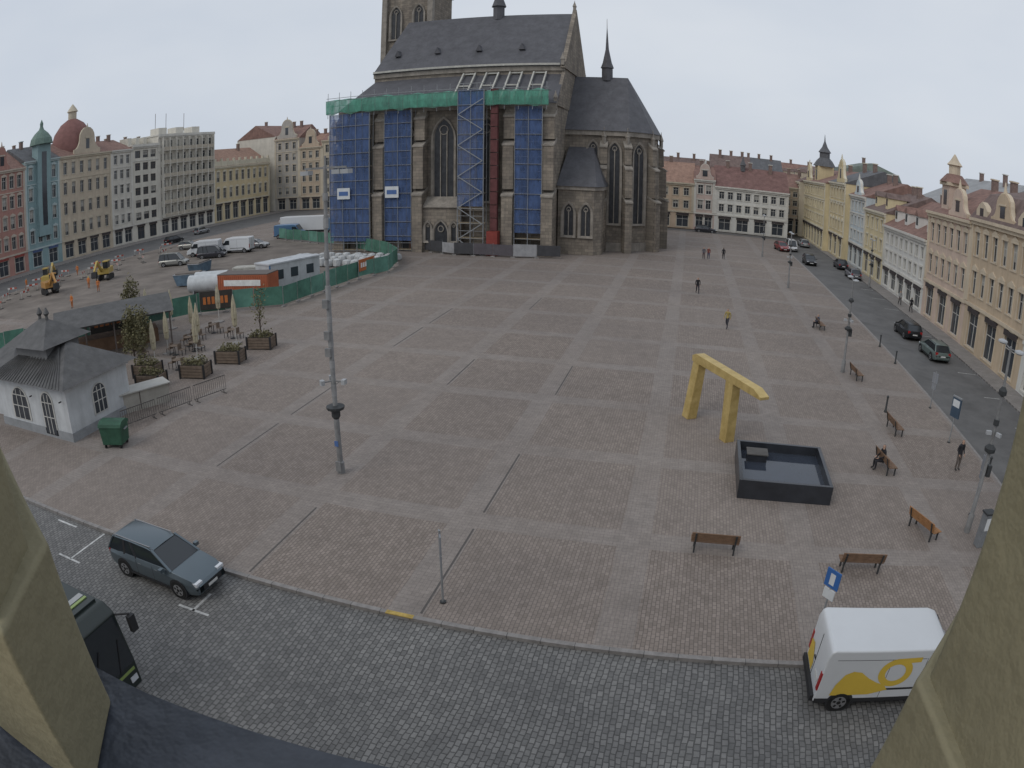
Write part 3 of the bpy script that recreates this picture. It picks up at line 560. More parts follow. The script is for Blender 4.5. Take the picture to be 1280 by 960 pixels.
def car(loc,rot,col,L=4.5,Wd=1.8,H=1.48,kind='hatch',name='parked_car'):
    v=B(name,loc,rot); hw=Wd/2; pm=col
    st=[(-.5,.42,.72,.80),(-.485,.30,.92,.88),(-.40,.24,.96,.97),(-.15,.22,.955,1),(.16,.22,.965,1),(.30,.22,.90,.99),(.42,.24,.80,.95),(.48,.27,.68,.86),(.5,.34,.55,.76)]
    vs=[];k=8
    for fx,zb,zt,wf in st:
        w_=hw*wf; x=fx*L
        vs+=[(x,-w_*.93,zb),(x,-w_,zb+.2),(x,-w_,zt-.16),(x,-w_*.9,zt),(x,w_*.9,zt),(x,w_,zt-.16),(x,w_,zb+.2),(x,w_*.93,zb)]
    fs=[]
    for i in range(len(st)-1):
        for j in range(k): fs.append((i*k+j,i*k+(j+1)%k,(i+1)*k+(j+1)%k,(i+1)*k+j))
    fs+=[tuple(range(k)),tuple(range((len(st)-1)*k,len(st)*k))[::-1]]
    v.add('body',pm,vs,fs)
    if kind=='estate': b0,b1,t0,t1=-.485,.25,-.42,.04
    elif kind=='sedan': b0,b1,t0,t1=-.36,.24,-.22,.05
    elif kind=='minivan': b0,b1,t0,t1=-.49,.34,-.44,.16
    else: b0,b1,t0,t1=-.475,.24,-.37,.06
    zb=.93; wb=hw*.9; wt=hw*.72; zt=H-.05
    def ring(x0,x1,w_,z): return [(x0*L,-w_,z),(x1*L,-w_*.97,z),(x1*L,w_*.97,z),(x0*L,w_,z)]
    v.add('glass',mCarG,ring(b0,b1,wb,zb)+ring(t0,t1,wt,zt),[(0,1,5,4),(1,2,6,5),(2,3,7,6),(3,0,4,7),(4,5,6,7)])
    rx=[t0-.01,t0+.04,(t0+t1)/2,t1-.05,t1+.015]; rz=[zt-.01,H-.005,H+.02,H,zt-.01]; vs=[];fs=[]
    for a,z in zip(rx,rz):
        for yy,dz in ((-wt-.02,-.05),(-wt*.85,0),(0,.015),(wt*.85,0),(wt+.02,-.05)): vs.append((a*L,yy,z+dz))
    for i in range(4):
        for j in range(4): q=i*5+j; fs.append((q,q+1,q+6,q+5))
    v.add('roof',pm,vs,fs)
    for sg in (-1,1):
        xs=[(b0,t0),(b1,t1),((b0+b1)/2-.02,(t0+t1)/2-.02)]+([((b0*.72+b1*.28),(t0*.72+t1*.28))] if kind in('estate','minivan') else [])
        for i,(a,b_) in enumerate(xs): v.beam('pillars',pm if i<2 else mTrim,(a*L,sg*(wb-.01),zb-.02),(b_*L,sg*(wt+.0),zt),.09,.05)
        v.beam('pillars',mTrim if kind!='estate' else mRim,(t0*L+.1,sg*wt*.93,H+.0),(t1*L-.1,sg*wt*.93,H+.01),.03)
        v.box('mirrors',pm,(.17*L,sg*(hw+.1)-.09,.93),(.17*L+.14,sg*(hw+.1)+.09,1.06))
        v.box('lights',mLampW,(.445*L,sg*hw*.66-.17,.60),(.487*L,sg*hw*.66+.17,.72)); v.box('lights',mLampR,(-.497*L,sg*hw*.72-.12,.68),(-.47*L,sg*hw*.72+.12,.92))
        v.box('trimline',mTrim,(-.38*L,sg*(hw)-.012,.28),(.36*L,sg*(hw)+.012,.36))
        for fx in (-.13,.055): v.box('trimline',mTrim,(fx*L-.006,sg*hw-.002,.4),(fx*L+.006,sg*hw+.003,.92))
        for fx in (-.09,.1): v.box('trimline',mRim,(fx*L-.1,sg*hw*.985-.01,.80),(fx*L+.06,sg*hw*.985+.02,.825))
    v.box('grille',mTrim,(.485*L,-.5,.38),(.5*L+.012,.5,.58)); v.box('grille',mPlate,(.5*L+.013,-.25,.4),(.5*L+.022,.25,.5)); v.box('grille',mPlate,(-.5*L-.012,-.25,.55),(-.5*L+.005,.25,.66))
    wheels(v,(-.30*L,.305*L),hw)
    v.done(smooth=('body','roof','wheels'),bevel={'body':.05})
car((-15.95,14.25,-.12),R(-2),paint('steelblue',(.125,.155,.175),.5),4.6,1.83,1.46,'estate')
for (x,y,r_,c_,k_,nm) in [(21.9,61.2,92,('black',(.02,.022,.025)),'hatch','car'),(22.3,54.2,92,('greygreen',(.15,.19,.18)),'hatch','car'),(24.2,95,90,('grey',(.2,.2,.22)),'hatch','parked_car'),
    (24.3,104,90,('dark',(.05,.05,.06)),'sedan','parked_car'),(19.2,104.5,-90,('black',O),'hatch','car'),(16.5,118,-80,('redcar',(.26,.04,.04)),'hatch','car'),(18.7,121,-90,('white',(.6,.6,.6)),'minivan','car'),
    (-66,92,10,('silver',(.33,.34,.35)),'hatch','parked_car'),(-68,82.5,25,('dark',O),'minivan','parked_minivan'),(-70.5,76,20,('silver2',(.30,.30,.28)),'minivan','parked_minivan'),(-72,88,20,('winered',(.09,.03,.035)),'minivan','parked_minivan'),
    (-88,49,60,('black',O),'sedan','parked_car'),(-84,130,0,('white',O),'hatch','parked_car'),(-78,131,0,('dark',O),'hatch','parked_car'),(-71,130,0,('silver',O),'hatch','parked_car'),(3.5,137.5,0,('dark',O),'hatch','parked_car'),(22.5,130,90,('silver',O),'hatch','parked_car'),
    (-100,118,90,('silver',O),'hatch','parked_car'),(-96,104,80,('black',O),'hatch','parked_car'),(-82,93,15,('silver2',O),'hatch','parked_car')]:
    car((x,y,-.12 if (x>17.7 or y>136 or x<-92) else .004),R(r_),paint(*c_),4.4 if k_!='minivan' else 4.8,1.8,1.47 if k_!='minivan' else 1.9,k_,nm)
def van(loc,rot,col,name='delivery_van',post=False,L=5.7,H=2.45):
    v=B(name,loc,rot); Wd=2.02; hw=Wd/2; s_=L/5.9
    prof=[(0,.36),(0,H-.27),(.08,H-.06),(.2,H),(4.1,H),(4.45,H-.1),(5.15,1.38),(5.72,1.08),(5.88,.62),(5.85,.36)]
    prof=[(x*s_,z) for x,z in prof]
    v.prism('body',col,prof,'y',-hw,hw)
    v.add('windshield',mCarG,[(4.50*s_,-.86,H-.17),(4.50*s_,.86,H-.17),(5.13*s_,.93,1.43),(5.13*s_,-.93,1.43)],[(0,1,2,3)],Matrix.Translation((.03,0,.03)))
    for sg in (-1,1):
        v.prism('side_windows',mCarG,[(3.75*s_,1.38),(4.98*s_,1.36),(4.45*s_,H-.38),(3.75*s_,H-.38)],'y',sg*(hw+.004)-.004,sg*(hw+.004)+.004)
        v.box('trim',mTrim,(.03,sg*hw-.015,.36),(5.7*s_,sg*hw+.02,.50)); v.box('trim',mTrim,(.9,sg*hw-.005,.78),(3.6*s_,sg*hw+.015,.85))
        for fx in (3.64,2.3,4.95): v.box('trim',mTrim,(fx*s_,sg*hw-.002,.5),(fx*s_+.014,sg*hw+.004,H-.3 if fx<4 else 1.3))
        v.box('trim',mTrim,(.3,sg*hw-.002,H-.32),(3.6*s_,sg*hw+.003,H-.305))
        v.box('mirrors',mTrim,(4.75*s_,sg*(hw+.16)-.1,1.35),(4.87*s_,sg*(hw+.16)+.1,1.72))
        v.box('lights',mLampR,(-.02,sg*.93-.07,.8),(.05,sg*.93+.07,1.4)); v.box('lights',mLampW,(5.55*s_,sg*.8-.14,.85),(5.8*s_,sg*.8+.14,1.05))
    v.box('rear',mTrim,(-.012,-.007,.5),(.0,.007,H-.2)); v.box('rear',mTrim,(-.1,-.95,.36),(.02,.95,.56)); v.box('rear',mPlate,(-.02,-.75,.9),(-.005,-.3,1.02)); v.box('rear',mTrim,(-.03,-.03,1.1),(-.01,.15,1.16))
    if post:
        yl=M('post_yellow',(.66,.46,.07),.4,.05)
        yo=-(hw+.006); cx,cz=2.2,1.42; a=[];nn=32
        for r_ in (.50,.30):
            for i in range(nn): q=2*math.pi*i/nn; a.append((cx+r_*math.cos(q)*1.05,yo,cz+r_*math.sin(q)))
        v.add('post_horn',yl,a,[(i,(i+1)%nn,nn+(i+1)%nn,nn+i) for i in range(nn)])
        v.quad('post_horn',yl,(.42,yo-.003,.62),(.50,yo-.003,1.02),(.68,yo-.003,1.38),(.9,yo-.003,1.50),(1.15,yo-.003,1.46),(1.42,yo-.003,1.25),(1.72,yo-.003,1.08),(2.0,yo-.003,.98),(2.15,yo-.003,.80),(1.6,yo-.003,.64))
        v.quad('post_horn',yl,(2.1,yo-.002,1.92),(2.9,yo-.002,1.95),(2.9,yo-.002,1.78),(2.2,yo-.002,1.74))
        v.quad('post_horn',yl,(-.015,.1,.62),(-.015,.85,.62),(-.015,.85,1.2),(-.015,.5,1.3),(-.015,.1,.9))
    wheels(v,(.95*s_,4.75*s_),hw,.34,.25)
    v.done(smooth=('wheels',),bevel={'body':.11})
van((4.82,14.40,-.12),R(1),paint('vanwhite',(.60,.615,.63),0),post=True,L=5.0,H=2.2)
van((-69,86,0),R(200),paint('vanwhite',O),'parked_van'); van((-64,88,0),R(190),paint('vanwhite',O),'parked_van'); van((-70,104,0),R(10),paint('bluevan',(.10,.2,.34)),'parked_van')
v=B('box_trailer',(-71,108,0),R(5)); v.box('box',paint('vanwhite',O),(0,-1.2,1.0),(9,1.2,3.5)); v.box('cab',paint('bluevan',O),(9.3,-1.15,.6),(11.3,1.15,3.0)); v.box('cab',mCarG,(11.3,-1,1.7),(11.32,1,2.7)); v.box('chassis',mTrim,(0,-1,.6),(9.3,1,.995)); wheels(v,(1,2.2,10.3),1.15,.48,.3); v.done(bevel={'box':.05,'cab':.1})
mBusK=paint('busblack',(.022,.03,.028),.1); mBusG=paint('busgreen',(.24,.32,.10),0); mBusW=M('bus_silver',(.35,.36,.36),.4,.1)
v=B('city_bus',(-24.9,7.75,-.12),0)
v.prism('body',mBusK,[(0,.32),(0,2.9),(.15,3.05),(11.7,3.05),(12.05,2.8),(12.2,1.2),(12.15,.32)],'y',-1.25,1.25)
v.box('roof',mBusK,(.3,-1.1,3.052),(11.5,1.1,3.12)); v.box('roof',mBusW,(10.9,-1.0,3.122),(11.1,1.0,3.15)); v.box('roof',mBusG,(11.15,-1.0,3.122),(11.25,1.0,3.15)); v.box('roof',mBusK,(3,-.8,3.122),(6,.8,3.4))
v.add('windshield',mCarG,[(12.06,-1.12,2.75),(12.06,1.12,2.75),(12.205,1.16,1.2),(12.205,-1.16,1.2)],[(0,1,2,3)],Matrix.Translation((.015,0,0)))
for sg in (-1,1):
    v.box('windows',mCarG,(.4,sg*1.25-.006,1.25),(11.9,sg*1.25+.006,2.65)); v.box('stripe',mBusG,(.2,sg*1.25-.008,.75),(11.8,sg*1.25+.008,.95)); v.box('stripe',mBusW,(8,sg*1.25-.009,2.7),(11.6,sg*1.25+.009,2.88))
    for i in range(8): v.box('windows',mTrim,(1.6+i*1.4,sg*1.25-.01,1.25),(1.68+i*1.4,sg*1.25+.01,2.65))
    v.cyl('mirrors',mTrim,(12.0,sg*1.2,2.7),(12.45,sg*1.45,2.75),.03); v.box('mirrors',mTrim,(12.38,sg*1.45-.12,2.2),(12.52,sg*1.45+.12,2.7)); v.box('lights',mLampW,(12.12,sg*.95-.15,.6),(12.2,sg*.95+.15,.78))
v.box('front',mPlate,(12.2,-.26,.42),(12.215,.26,.54)); v.box('front',mBusG,(12.17,-1.1,.95),(12.2,1.1,1.05)); v.beam('front',mTrim,(12.23,-.6,1.15),(12.15,.1,2.2),.03); v.beam('front',mTrim,(12.23,.5,1.15),(12.15,.9,2.1),.03)
wheels(v,(2.8,9.5),1.25,.48,.3); v.done(smooth=('wheels',),bevel={'body':.08})
def excavator(loc,rot,col):
    v=B('excavator',loc,rot)
    for sg in (-1,1): v.prism('tracks',mTrim,[(-1.5,.35),(-1.2,.02),(1.2,.02),(1.5,.35),(1.2,.75),(-1.2,.75)],'y',sg*.85-.22,sg*.85+.22)
    v.cyl('turntable',mTrim,(0,0,.7),(0,0,.9),.6); v.box('body',col,(-1.6,-.95,.9),(.9,.95,1.75)); v.box('cab',mCarG,(-.1,.1,1.75),(1.1,.9,2.65)); v.box('cab',col,(-.2,.05,2.65),(1.15,.95,2.78))
    v.beam('boom',col,(.9,-.2,1.4),(2.9,-.2,3.0),.3,.4); v.beam('boom',col,(2.9,-.2,3.0),(4.4,-.2,1.8),.25,.3); v.prism('bucket',mTrim,[(4.2,1.8),(4.7,1.8),(4.9,1.1),(4.3,.9),(3.9,1.3)],'y',-.6,.2)
    v.beam('boom',mSteel,(.95,-.2,1.7),(2.2,-.2,2.7),.09)
    v.done(bevel={'body':.06})
mYe=paint('exyellow',(.48,.34,.09),0); mOr=paint('exorange',(.46,.24,.07),0)
excavator((-76,66,0),R(-60),mYe); excavator((-79,57,0),R(-20),mOr); excavator((-86,62,0),R(130),mYe)
# ------------------------------------------------------------ construction site things
v=B('site_container',(-41.5,56,0),R(6)); v.box('walls',M('container_orange',(.40,.12,.06),.6,.2,1),(-3,-1.2,.1),(3,1.2,2.6))
for i in range(24): v.box('walls',M('container_orange2',(.34,.10,.05)),(-2.95+i*.25,-1.23,.2),(-2.85+i*.25,-1.203,2.5))
v.box('sign',M('letter_white',O),(-2.2,-1.25,1.5),(2.2,-1.235,2.1)); v.box('walls',mFrameD,(-3.02,-1.22,2.6),(3.02,1.22,2.68)); v.done()
v=B('site_cabin',(-41,63,0),R(70)); mCw=M('cabin_white',(.46,.48,.49),.6,.15,1,streak=.3)
v.box('walls',mCw,(-3.5,-1.3,.1),(3.5,1.3,2.75)); v.box('roof',M('cabin_roof',(.50,.52,.54),.7,.2,1,streak=.3),(-3.6,-1.4,2.75),(3.6,1.4,2.9))
for xx in (-2.6,-.6,1.6): v.box('windows',mGlass,(xx,-1.33,1.1),(xx+1,-1.303,2.1)); v.box('windows',mGlass,(xx,1.303,1.1),(xx+1,1.33,2.1))
v.box('trim',M('cabin_blue',(.1,.2,.35)),(-3.52,-1.32,.1),(-3.3,-1.302,2.75)); v.done()
v=B('water_tank',(-48.5,57.5,0),R(20))
for k in range(2):
    v.cyl('tank',M('tank_white',(.5,.52,.53),.4,.15,streak=.2),(-2,k*2.1,1.2),(2,k*2.1,1.2),.95,n=18); 
    for xx in (-1.4,1.2): v.box('frame',mSteel,(xx,k*2.1-.9,0),(xx+.15,k*2.1+.9,.6))
v.done(smooth=('tank',))
v=B('bulk_bags'); mb=M('bag_white',(.48,.49,.49),.9,.3,2)
for r_ in range(3):
    for i in range(13):
        x=-50.5+i*1.15+r_*.5; y=74+r_*2.6+i*.12+random.uniform(-.15,.15); hh=random.uniform(.85,1.1)
        v.lathe('bags',mb,[(.35,0),(.55,.15),(.6,hh*.5),(.5,hh*.9),(.2,hh)],(x,y,0),8,R(22.5)+random.uniform(-.2,.2))
for i in range(9): v.lathe('bags',mb,[(.4,0),(.6,.2),(.6,.7),(.4,1)],(-41+i*.8,80-i*1.1,0),8,R(22))
v.done(smooth=('bags',))
v=B('timber_stack',(-52,70,0),R(15))
for k in range(3):
    for i in range(5): v.box('planks',mTim,(-2,i*.35,k*.25),(2.2,i*.35+.28,k*.25+.2))
v.done()
v=B('pallet_stack',(-46,64,0),R(30))
for k in range(8): v.box('p',M('pallet_wood',(.32,.25,.16)),(0,0,k*.15),(1.2,.8,k*.15+.1))
v.done()
for (x,y,a) in [(-55,62,20),(-60,70,100)]:
    v=B('skip_container',(x,y,0),R(a)); v.prism('body',M('skip_blue',(.10,.15,.2),.6,.3),[(-1.4,.15),(1.4,.15),(1.9,1.4),(-1.9,1.4)],'y',-.9,.9); v.box('rim',mSteel,(-1.95,-.95,1.4),(1.95,.95,1.47)); v.box('load',mDirt,(-1.6,-.8,1.47),(1.5,.8,1.6)); v.done()
# ------------------------------------------------------------ kiosk & cafe
mKW=M('kiosk_wall',(.50,.515,.525),.85,.15,1,streak=.3); mKR=M('kiosk_roof',(.115,.113,.112),.6,.25,1.5,metal=.2,streak=.3)
k=B('kiosk_building',(-37.6,21.4,0),0)
def hip(b_,part,mat,x0,y0,x1,y1,z,h,ov=.4,ridge=None):
    x0-=ov;y0-=ov;x1+=ov;y1+=ov; w_=min(x1-x0,y1-y0)/2; r_=ridge if ridge is not None else w_
    cy=(y0+y1)/2; b_.add(part,mat,[(x0,y0,z),(x1,y0,z),(x1,y1,z),(x0,y1,z),(x0+r_,cy,z+h),(x1-r_,cy,z+h)],[(0,1,5,4),(1,2,5),(2,3,4,5),(3,0,4),(0,3,2,1)])
k.box('walls',mKW,(0,0,0),(8.0,5.2,3.0)); k.box('walls',M('kiosk_plinth',(.27,.28,.29)),(-.05,-.05,0),(8.05,5.25,.5))
k.box('walls',mKW,(-5,1.0,0),(-.003,5.0,2.8)); 
k.box('trim',M('white_trim',(.52,.53,.54)),(-.12,-.12,2.85),(8.12,5.32,3.1))
hip(k,'roof',mKR,0,0,8,5.2,3.1,1.7,.55); hip(k,'roof',mKR,-5,1,.5,5,2.8,1.2,.4)
k.box('lantern',M('lantern_grey',(.2,.2,.2)),(1.4,1.2,3.9),(5.0,4.0,4.8)); hip(k,'lantern_roof',mKR,1.4,1.2,5.0,4.0,4.8,1.25,.65,2.1)
for xx in (2.8,3.6): k.lathe('finials',mKR,[(.14,5.9),(.1,6.2),(.22,6.35),(.04,6.7)],(xx,2.6,0),8)
for i in range(26):
    x=-.4+i*.34; k.beam('seams',mKR,(x,-.52,3.14),(min(max(x,2.9),5.1),2.3,4.78),.04)
def archwin(bb,part,x,z0,w_,h,y,glass=mGlass,fr=mFrameW,side=False):
    pts=[(x-w_/2,z0),(x+w_/2,z0)]+[(x+w_/2*math.cos(a*math.pi/8),z0+h-w_/2+w_/2*math.sin(a*math.pi/8)) for a in range(9)]
    big=[(x+(px-x)*1.18,z0+(pz-z0)*1.06-.05) for px,pz in pts]
    bb.prism(part,fr,big,'x' if side else 'y',y if side else y-.05,y+.05 if side else y); bb.prism(part,glass,pts,'x' if side else 'y',(y+.0505) if side else y-.06,(y+.06) if side else y-.0505)
    for q in (-.17,.17):
        if side: bb.box(part,fr,(y+.061,x+q*w_-.03,z0),(y+.08,x+q*w_+.03,z0+h-.1))
        else: bb.box(part,fr,(x+q*w_-.03,y-.08,z0),(x+q*w_+.03,y-.061,z0+h-.1))
    for q in (.4,.75):
        if side: bb.box(part,fr,(y+.061,x-w_/2,z0+h*q),(y+.075,x+w_/2,z0+h*q+.05))
        else: bb.box(part,fr,(x-w_/2,y-.075,z0+h*q),(x+w_/2,y-.061,z0+h*q+.05))
archwin(k,'windows',2.7,.7,1.8,1.9,0); archwin(k,'windows',5.9,.2,1.1,2.4,0); archwin(k,'windows',2.6,.9,1.0,1.6,8.0,side=True); archwin(k,'windows',-3,.7,1.2,1.8,1.0)
for xx in (.25,4.4,7.6): k.cyl('lamps',mTrim,(xx,-.1,2.3),(xx,-.3,2.3),.04); 
k.done()
k=B('cafe_pavilion',(-43.5,31.5,0),R(50))
k.box('roof',mKR,(0,0,2.7),(10,5,2.85)); k.prism('roof',mKR,[(-.3,2.852),(5.3,2.852),(2.5,3.9)],'x',-.2,10.2)
for x in (0.1,2.5,5,7.4,9.8):
    for y in (.1,4.8): k.box('posts',mFrameD,(x,y,0),(x+.12,y+.12,2.7))
k.box('counter',M('cafe_wood',(.18,.11,.07),.7,.3),(1,2.6,0),(9,4.8,1.1)); k.quad('glass',M('cafe_glass',(.05,.055,.06),.1,0,alpha=.6),(.1,4.95,0),(9.9,4.95,0),(9.9,4.95,2.7),(.1,4.95,2.7)); k.done()
mCanv=M('parasol_canvas',(.50,.45,.33),.9,.2,3); mWood=M('planter_wood',(.17,.13,.10),.85,.3,3)
def parasol(x,y,h=3.3):
    u=B('closed_parasol',(x,y,0)); u.cyl('pole',mFrameW,(0,0,0),(0,0,h),.03,n=8); u.box('base',mGran,(-.35,-.35,0),(.35,.35,.1))
    prof=[(.07,h*.34),(.2,h*.38),(.24,h*.6),(.18,h*.8),(.07,h*.95),(.02,h*1.0)]; vs=[];fs=[];n=16
    for r_,z in prof:
        for i in range(n): q=2*math.pi*i/n; rr=r_*(1 if i%2 else .62); vs.append((rr*math.cos(q),rr*math.sin(q),z))
    for j in range(len(prof)-1):
        for i in range(n): fs.append((j*n+i,j*n+(i+1)%n,(j+1)*n+(i+1)%n,(j+1)*n+i))
    u.add('canvas',mCanv,vs,fs); u.box('strap',M('strap',(.25,.2,.13)),(-.16,-.16,h*.5),(.16,.16,h*.52)); u.done()
for x,y,h in [(-41.3,43.6,3.5),(-34.2,39,3.5),(-31.8,40.8,3.8),(-46,45,3.3),(-34.6,34.2,3.4),(-38,46.5,3.4),(-37,41.5,3.4),(-35.8,37,3.3),(-32.3,36.5,3.4)]: parasol(x,y,h)
mPot=M('tree_bark',(.10,.08,.065),.9,.3,6)
def leafm(name,c1,c2):
    m,t,b=nt(name); p=pos(t); t.links.new(mixc(t,ramp(t,noise_n(t,p,3,4,.8),.3,.7),c1,c2),b.inputs['Base Color']); b.inputs['Roughness'].default_value=.8; return m
mLeaf=leafm('leaf_olive',(.085,.085,.04),(.19,.165,.08)); mLeafG=leafm('leaf_green',(.03,.06,.02),(.08,.11,.035))
def tree(name,x,y,h,r_,lm,n=900,z0=0,shape='oval'):
    u=B(name,(x,y,z0)); u.cyl('trunk',mPot,(0,0,0),(0,0,h*.55),.07,.045,7)
    cl=[]
    for i in range(12):
        a=i*2.4; z=h*(.3+.6*i/12); rr=r_*(.75 if shape=='oval' else (1.1-i/13)); e=(math.cos(a)*rr*.7,math.sin(a)*rr*.7,z+.3)
        u.cyl('limbs',mPot,(0,0,z*.8),e,.025,.008,5); cl.append(e)
    cl.append((0,0,h*.95)); vs=[];fs=[]
    for i in range(n):
        c_=random.choice(cl); s_=r_*.42; p=Vector((c_[0]+random.gauss(0,s_*.6),c_[1]+random.gauss(0,s_*.6),c_[2]+random.gauss(0,s_*.7)))
        q=Matrix.Rotation(random.uniform(0,6.3),3,Vector((random.gauss(0,1),random.gauss(0,1),random.gauss(0,1))).normalized()); sz=random.uniform(.05,.1)
        o=len(vs); vs+=[p+q@Vector(v_)*sz for v_ in ((-1,-.6,0),(1,-.6,0),(1.1,.6,.2),(-.9,.7,0))]; fs.append((o,o+1,o+2,o+3))
    u.add('foliage',lm,vs,fs); return u.done()
tree('cafe_tree',-44.5,41.5,4.6,.95,mLeaf,1400); tree('cafe_tree',-35.6,33.0,4.2,.95,mLeaf,1400,shape='c'); tree('cafe_tree',-37.2,35.6,3.6,.8,mLeaf,900)
def planter(x,y,w_=1.9,plant=0):
    u=B('wooden_planter',(x,y,0),R(12)); 
    for i in range(4):
        z=.08+i*.2; u.box('slats',mWood,(-w_/2,-.6,z),(w_/2,.6,z+.17))
    for sx in (-1,1):
        for sy in (-1,1): u.box('posts',mTrim,(sx*w_/2-.06,sy*.6-.06,0),(sx*w_/2+.06,sy*.6+.06,.95))
    u.box('soil',M('soil',(.05,.04,.03),.95),(-w_/2+.08,-.52,.86),(w_/2-.08,.52,.885))
    vs=[];fs=[]
    for i in range(260):
        p=Vector((random.uniform(-w_/2+.1,w_/2-.1),random.uniform(-.5,.5),.88+random.random()**2*.45)); q=Matrix.Rotation(random.uniform(0,6.3),3,Vector((random.gauss(0,1),random.gauss(0,1),random.gauss(0,1))).normalized()); o=len(vs)
        vs+=[p+q@Vector(v_)*.07 for v_ in ((-1,-.5,0),(1,-.5,0),(1,.6,0),(-1,.7,0))]; fs.append((o,o+1,o+2,o+3))
    u.add('plants',mLeafG if plant else mLeaf,vs,fs); u.done()
for x,y in [(-29.7,33.2),(-29.2,36.6),(-29.0,40.3),(-33.5,32.2),(-31.5,30.5)]: planter(x,y)
tree('bare_tree',-29.0,40.3,3.9,.7,mLeaf,130,z0=.5)
for i in range(8):
    x=-38+random.uniform(0,6.5); y=34+i*1.3+random.uniform(-.5,.5); u=B('cafe_table',(x,y,0),random.uniform(0,3))
    u.cyl('top',mWood,(0,0,.72),(0,0,.75),.4,n=14); u.cyl('leg',mTrim,(0,0,0),(0,0,.72),.03); u.cyl('foot',mTrim,(0,0,0),(0,0,.03),.25); 
    u.done()
    for sg in (-1,1):
        u=B('cafe_chair',(x+sg*.65,y+.1,0),R(90)*sg); u.box('seat',mWood,(-.22,-.22,.43),(.22,.22,.47)); u.box('back',mWood,(-.22,.2,.47),(.22,.24,.88))
        for a in (-.2,.18):
            for b_ in (-.2,.18): u.box('legs',mTrim,(a,b_,0),(a+.03,b_+.03,.43))
        u.done()
u=B('market_counter',(-29.6,27.2,0),R(62)); u.box('body',M('beige_panel',(.36,.34,.30),.7,.15),(-2,-.6,0),(2,.6,1.15)); u.box('top',M('beige_top',(.42,.41,.38),.6,.1),(-2.1,-.75,1.15),(2.1,.75,1.22)); u.box('body',mFrameD,(-.03,-.62,.05),(.03,-.603,1.1)); u.done()
u=B('crowd_barrier',(-27.9,24.0,0),R(72))
for s_ in range(3):
    o=s_*2.6; u.cyl('rails',mDrain,(o,0,1.05),(o+2.4,0,1.05),.03,n=6); u.cyl('rails',mDrain,(o,0,.2),(o+2.4,0,.2),.025,n=6)
    for i in range(17): u.cyl('rails',mDrain,(o+i*.15,0,.2),(o+i*.15,0,1.05),.014,n=4)
    for xx in (o+.2,o+2.2): u.box('feet',mDrain,(xx,-.3,0),(xx+.04,.3,.04)); u.box('feet',mDrain,(xx,-.02,.04),(xx+.04,.02,.2))
u.done()
mDg=M('dumpster_green',(.035,.095,.06),.5,.3,2)
u=B('waste_container',(-26.6,22.2,0),R(20)); u.prism('body',mDg,[(-.62,.2),(.62,.2),(.72,1.15),(-.72,1.15)],'y',-.5,.5); u.prism('lid',mDg,[(-.55,1.15),(.55,1.15),(.5,1.3),(.25,1.42),(-.25,1.42),(-.5,1.3)],'x',-.74,.74)
for sx in (-.5,.5):
    for sy in (-.4,.4): u.cyl('wheels',mTyre,(sx-.04,sy,.1),(sx+.04,sy,.1),.1)
u.box('handles',mSteel,(-.8,-.2,.95),(-.72,.2,1.0)); u.box('handles',mSteel,(.72,-.2,.95),(.8,.2,1.0)); u.done(bevel={'body':.03})
# ------------------------------------------------------------ street furniture
mPole=M('pole_grey',(.21,.21,.21),.6,.25,3); mDk=M('dark_metal',(.045,.048,.05),.5,.2)
p=B('tall_lamp_post',(-13.6,23.8,0)); 
p.lathe('pole',mPole,[(.17,0),(.17,.5),(.125,.55),(.12,3),(.10,3.05),(.10,8),(.08,8.05),(.075,12.9)],n=14)
for z_,l_ in ((3.5,.5),(4.7,.3),(5.6,.5),(6.6,.25),(7.5,.6),(9.2,.3),(10.4,.4),(11.5,.3)): p.cyl('bands',M('pole_light',(.29,.29,.29)),(0,0,z_),(0,0,z_+l_),.112,n=12)
p.box('arm',mPole,(-.95,-.04,12.77),(.95,.04,12.85))
for x in (-.85,.6,.95): p.box('floodlights',M('lamp_head',(.36,.37,.38),.4,.1),(x-.2,-.2,12.55),(x+.17,.2,12.72)); p.cyl('floodlights',mPole,(x,0,12.6),(x,0,12.8),.03)
p.box('arm',mPole,(-.03,-.03,12.9),(.03,.03,13.3))
p.lathe('planter_ring',mDk,[(.14,2.85),(.38,2.93),(.40,3.05),(.16,3.08)],n=12); p.lathe('planter_ring',mDk,[(.13,2.5),(.19,2.6),(.19,2.85)],n=12)
for a_,r_ in ((0,.5),(2.2,.45),(4,.5)): p.box('cameras',M('lamp_head',O),(-.08,-.12,4.05),(.08,.12,4.25),Matrix.Rotation(a_,4,'Z')@Matrix.Translation((r_,0,0))); p.cyl('cameras',mPole,(0,0,4.15),(r_*math.cos(a_),r_*math.sin(a_),4.15),.03)
for z in (5.2,5.9,7.2): p.box('boxes',mPole,(-.2,-.2,z),(.05,-.08,z+.35)); 
p.box('boxes',M('sign_blue',O),(-.09,-.2,1.3),(.09,-.185,1.55)); p.box('boxes',mPole,(-.12,-.24,.15),(.12,-.17,.6)); p.done(smooth=('pole',))
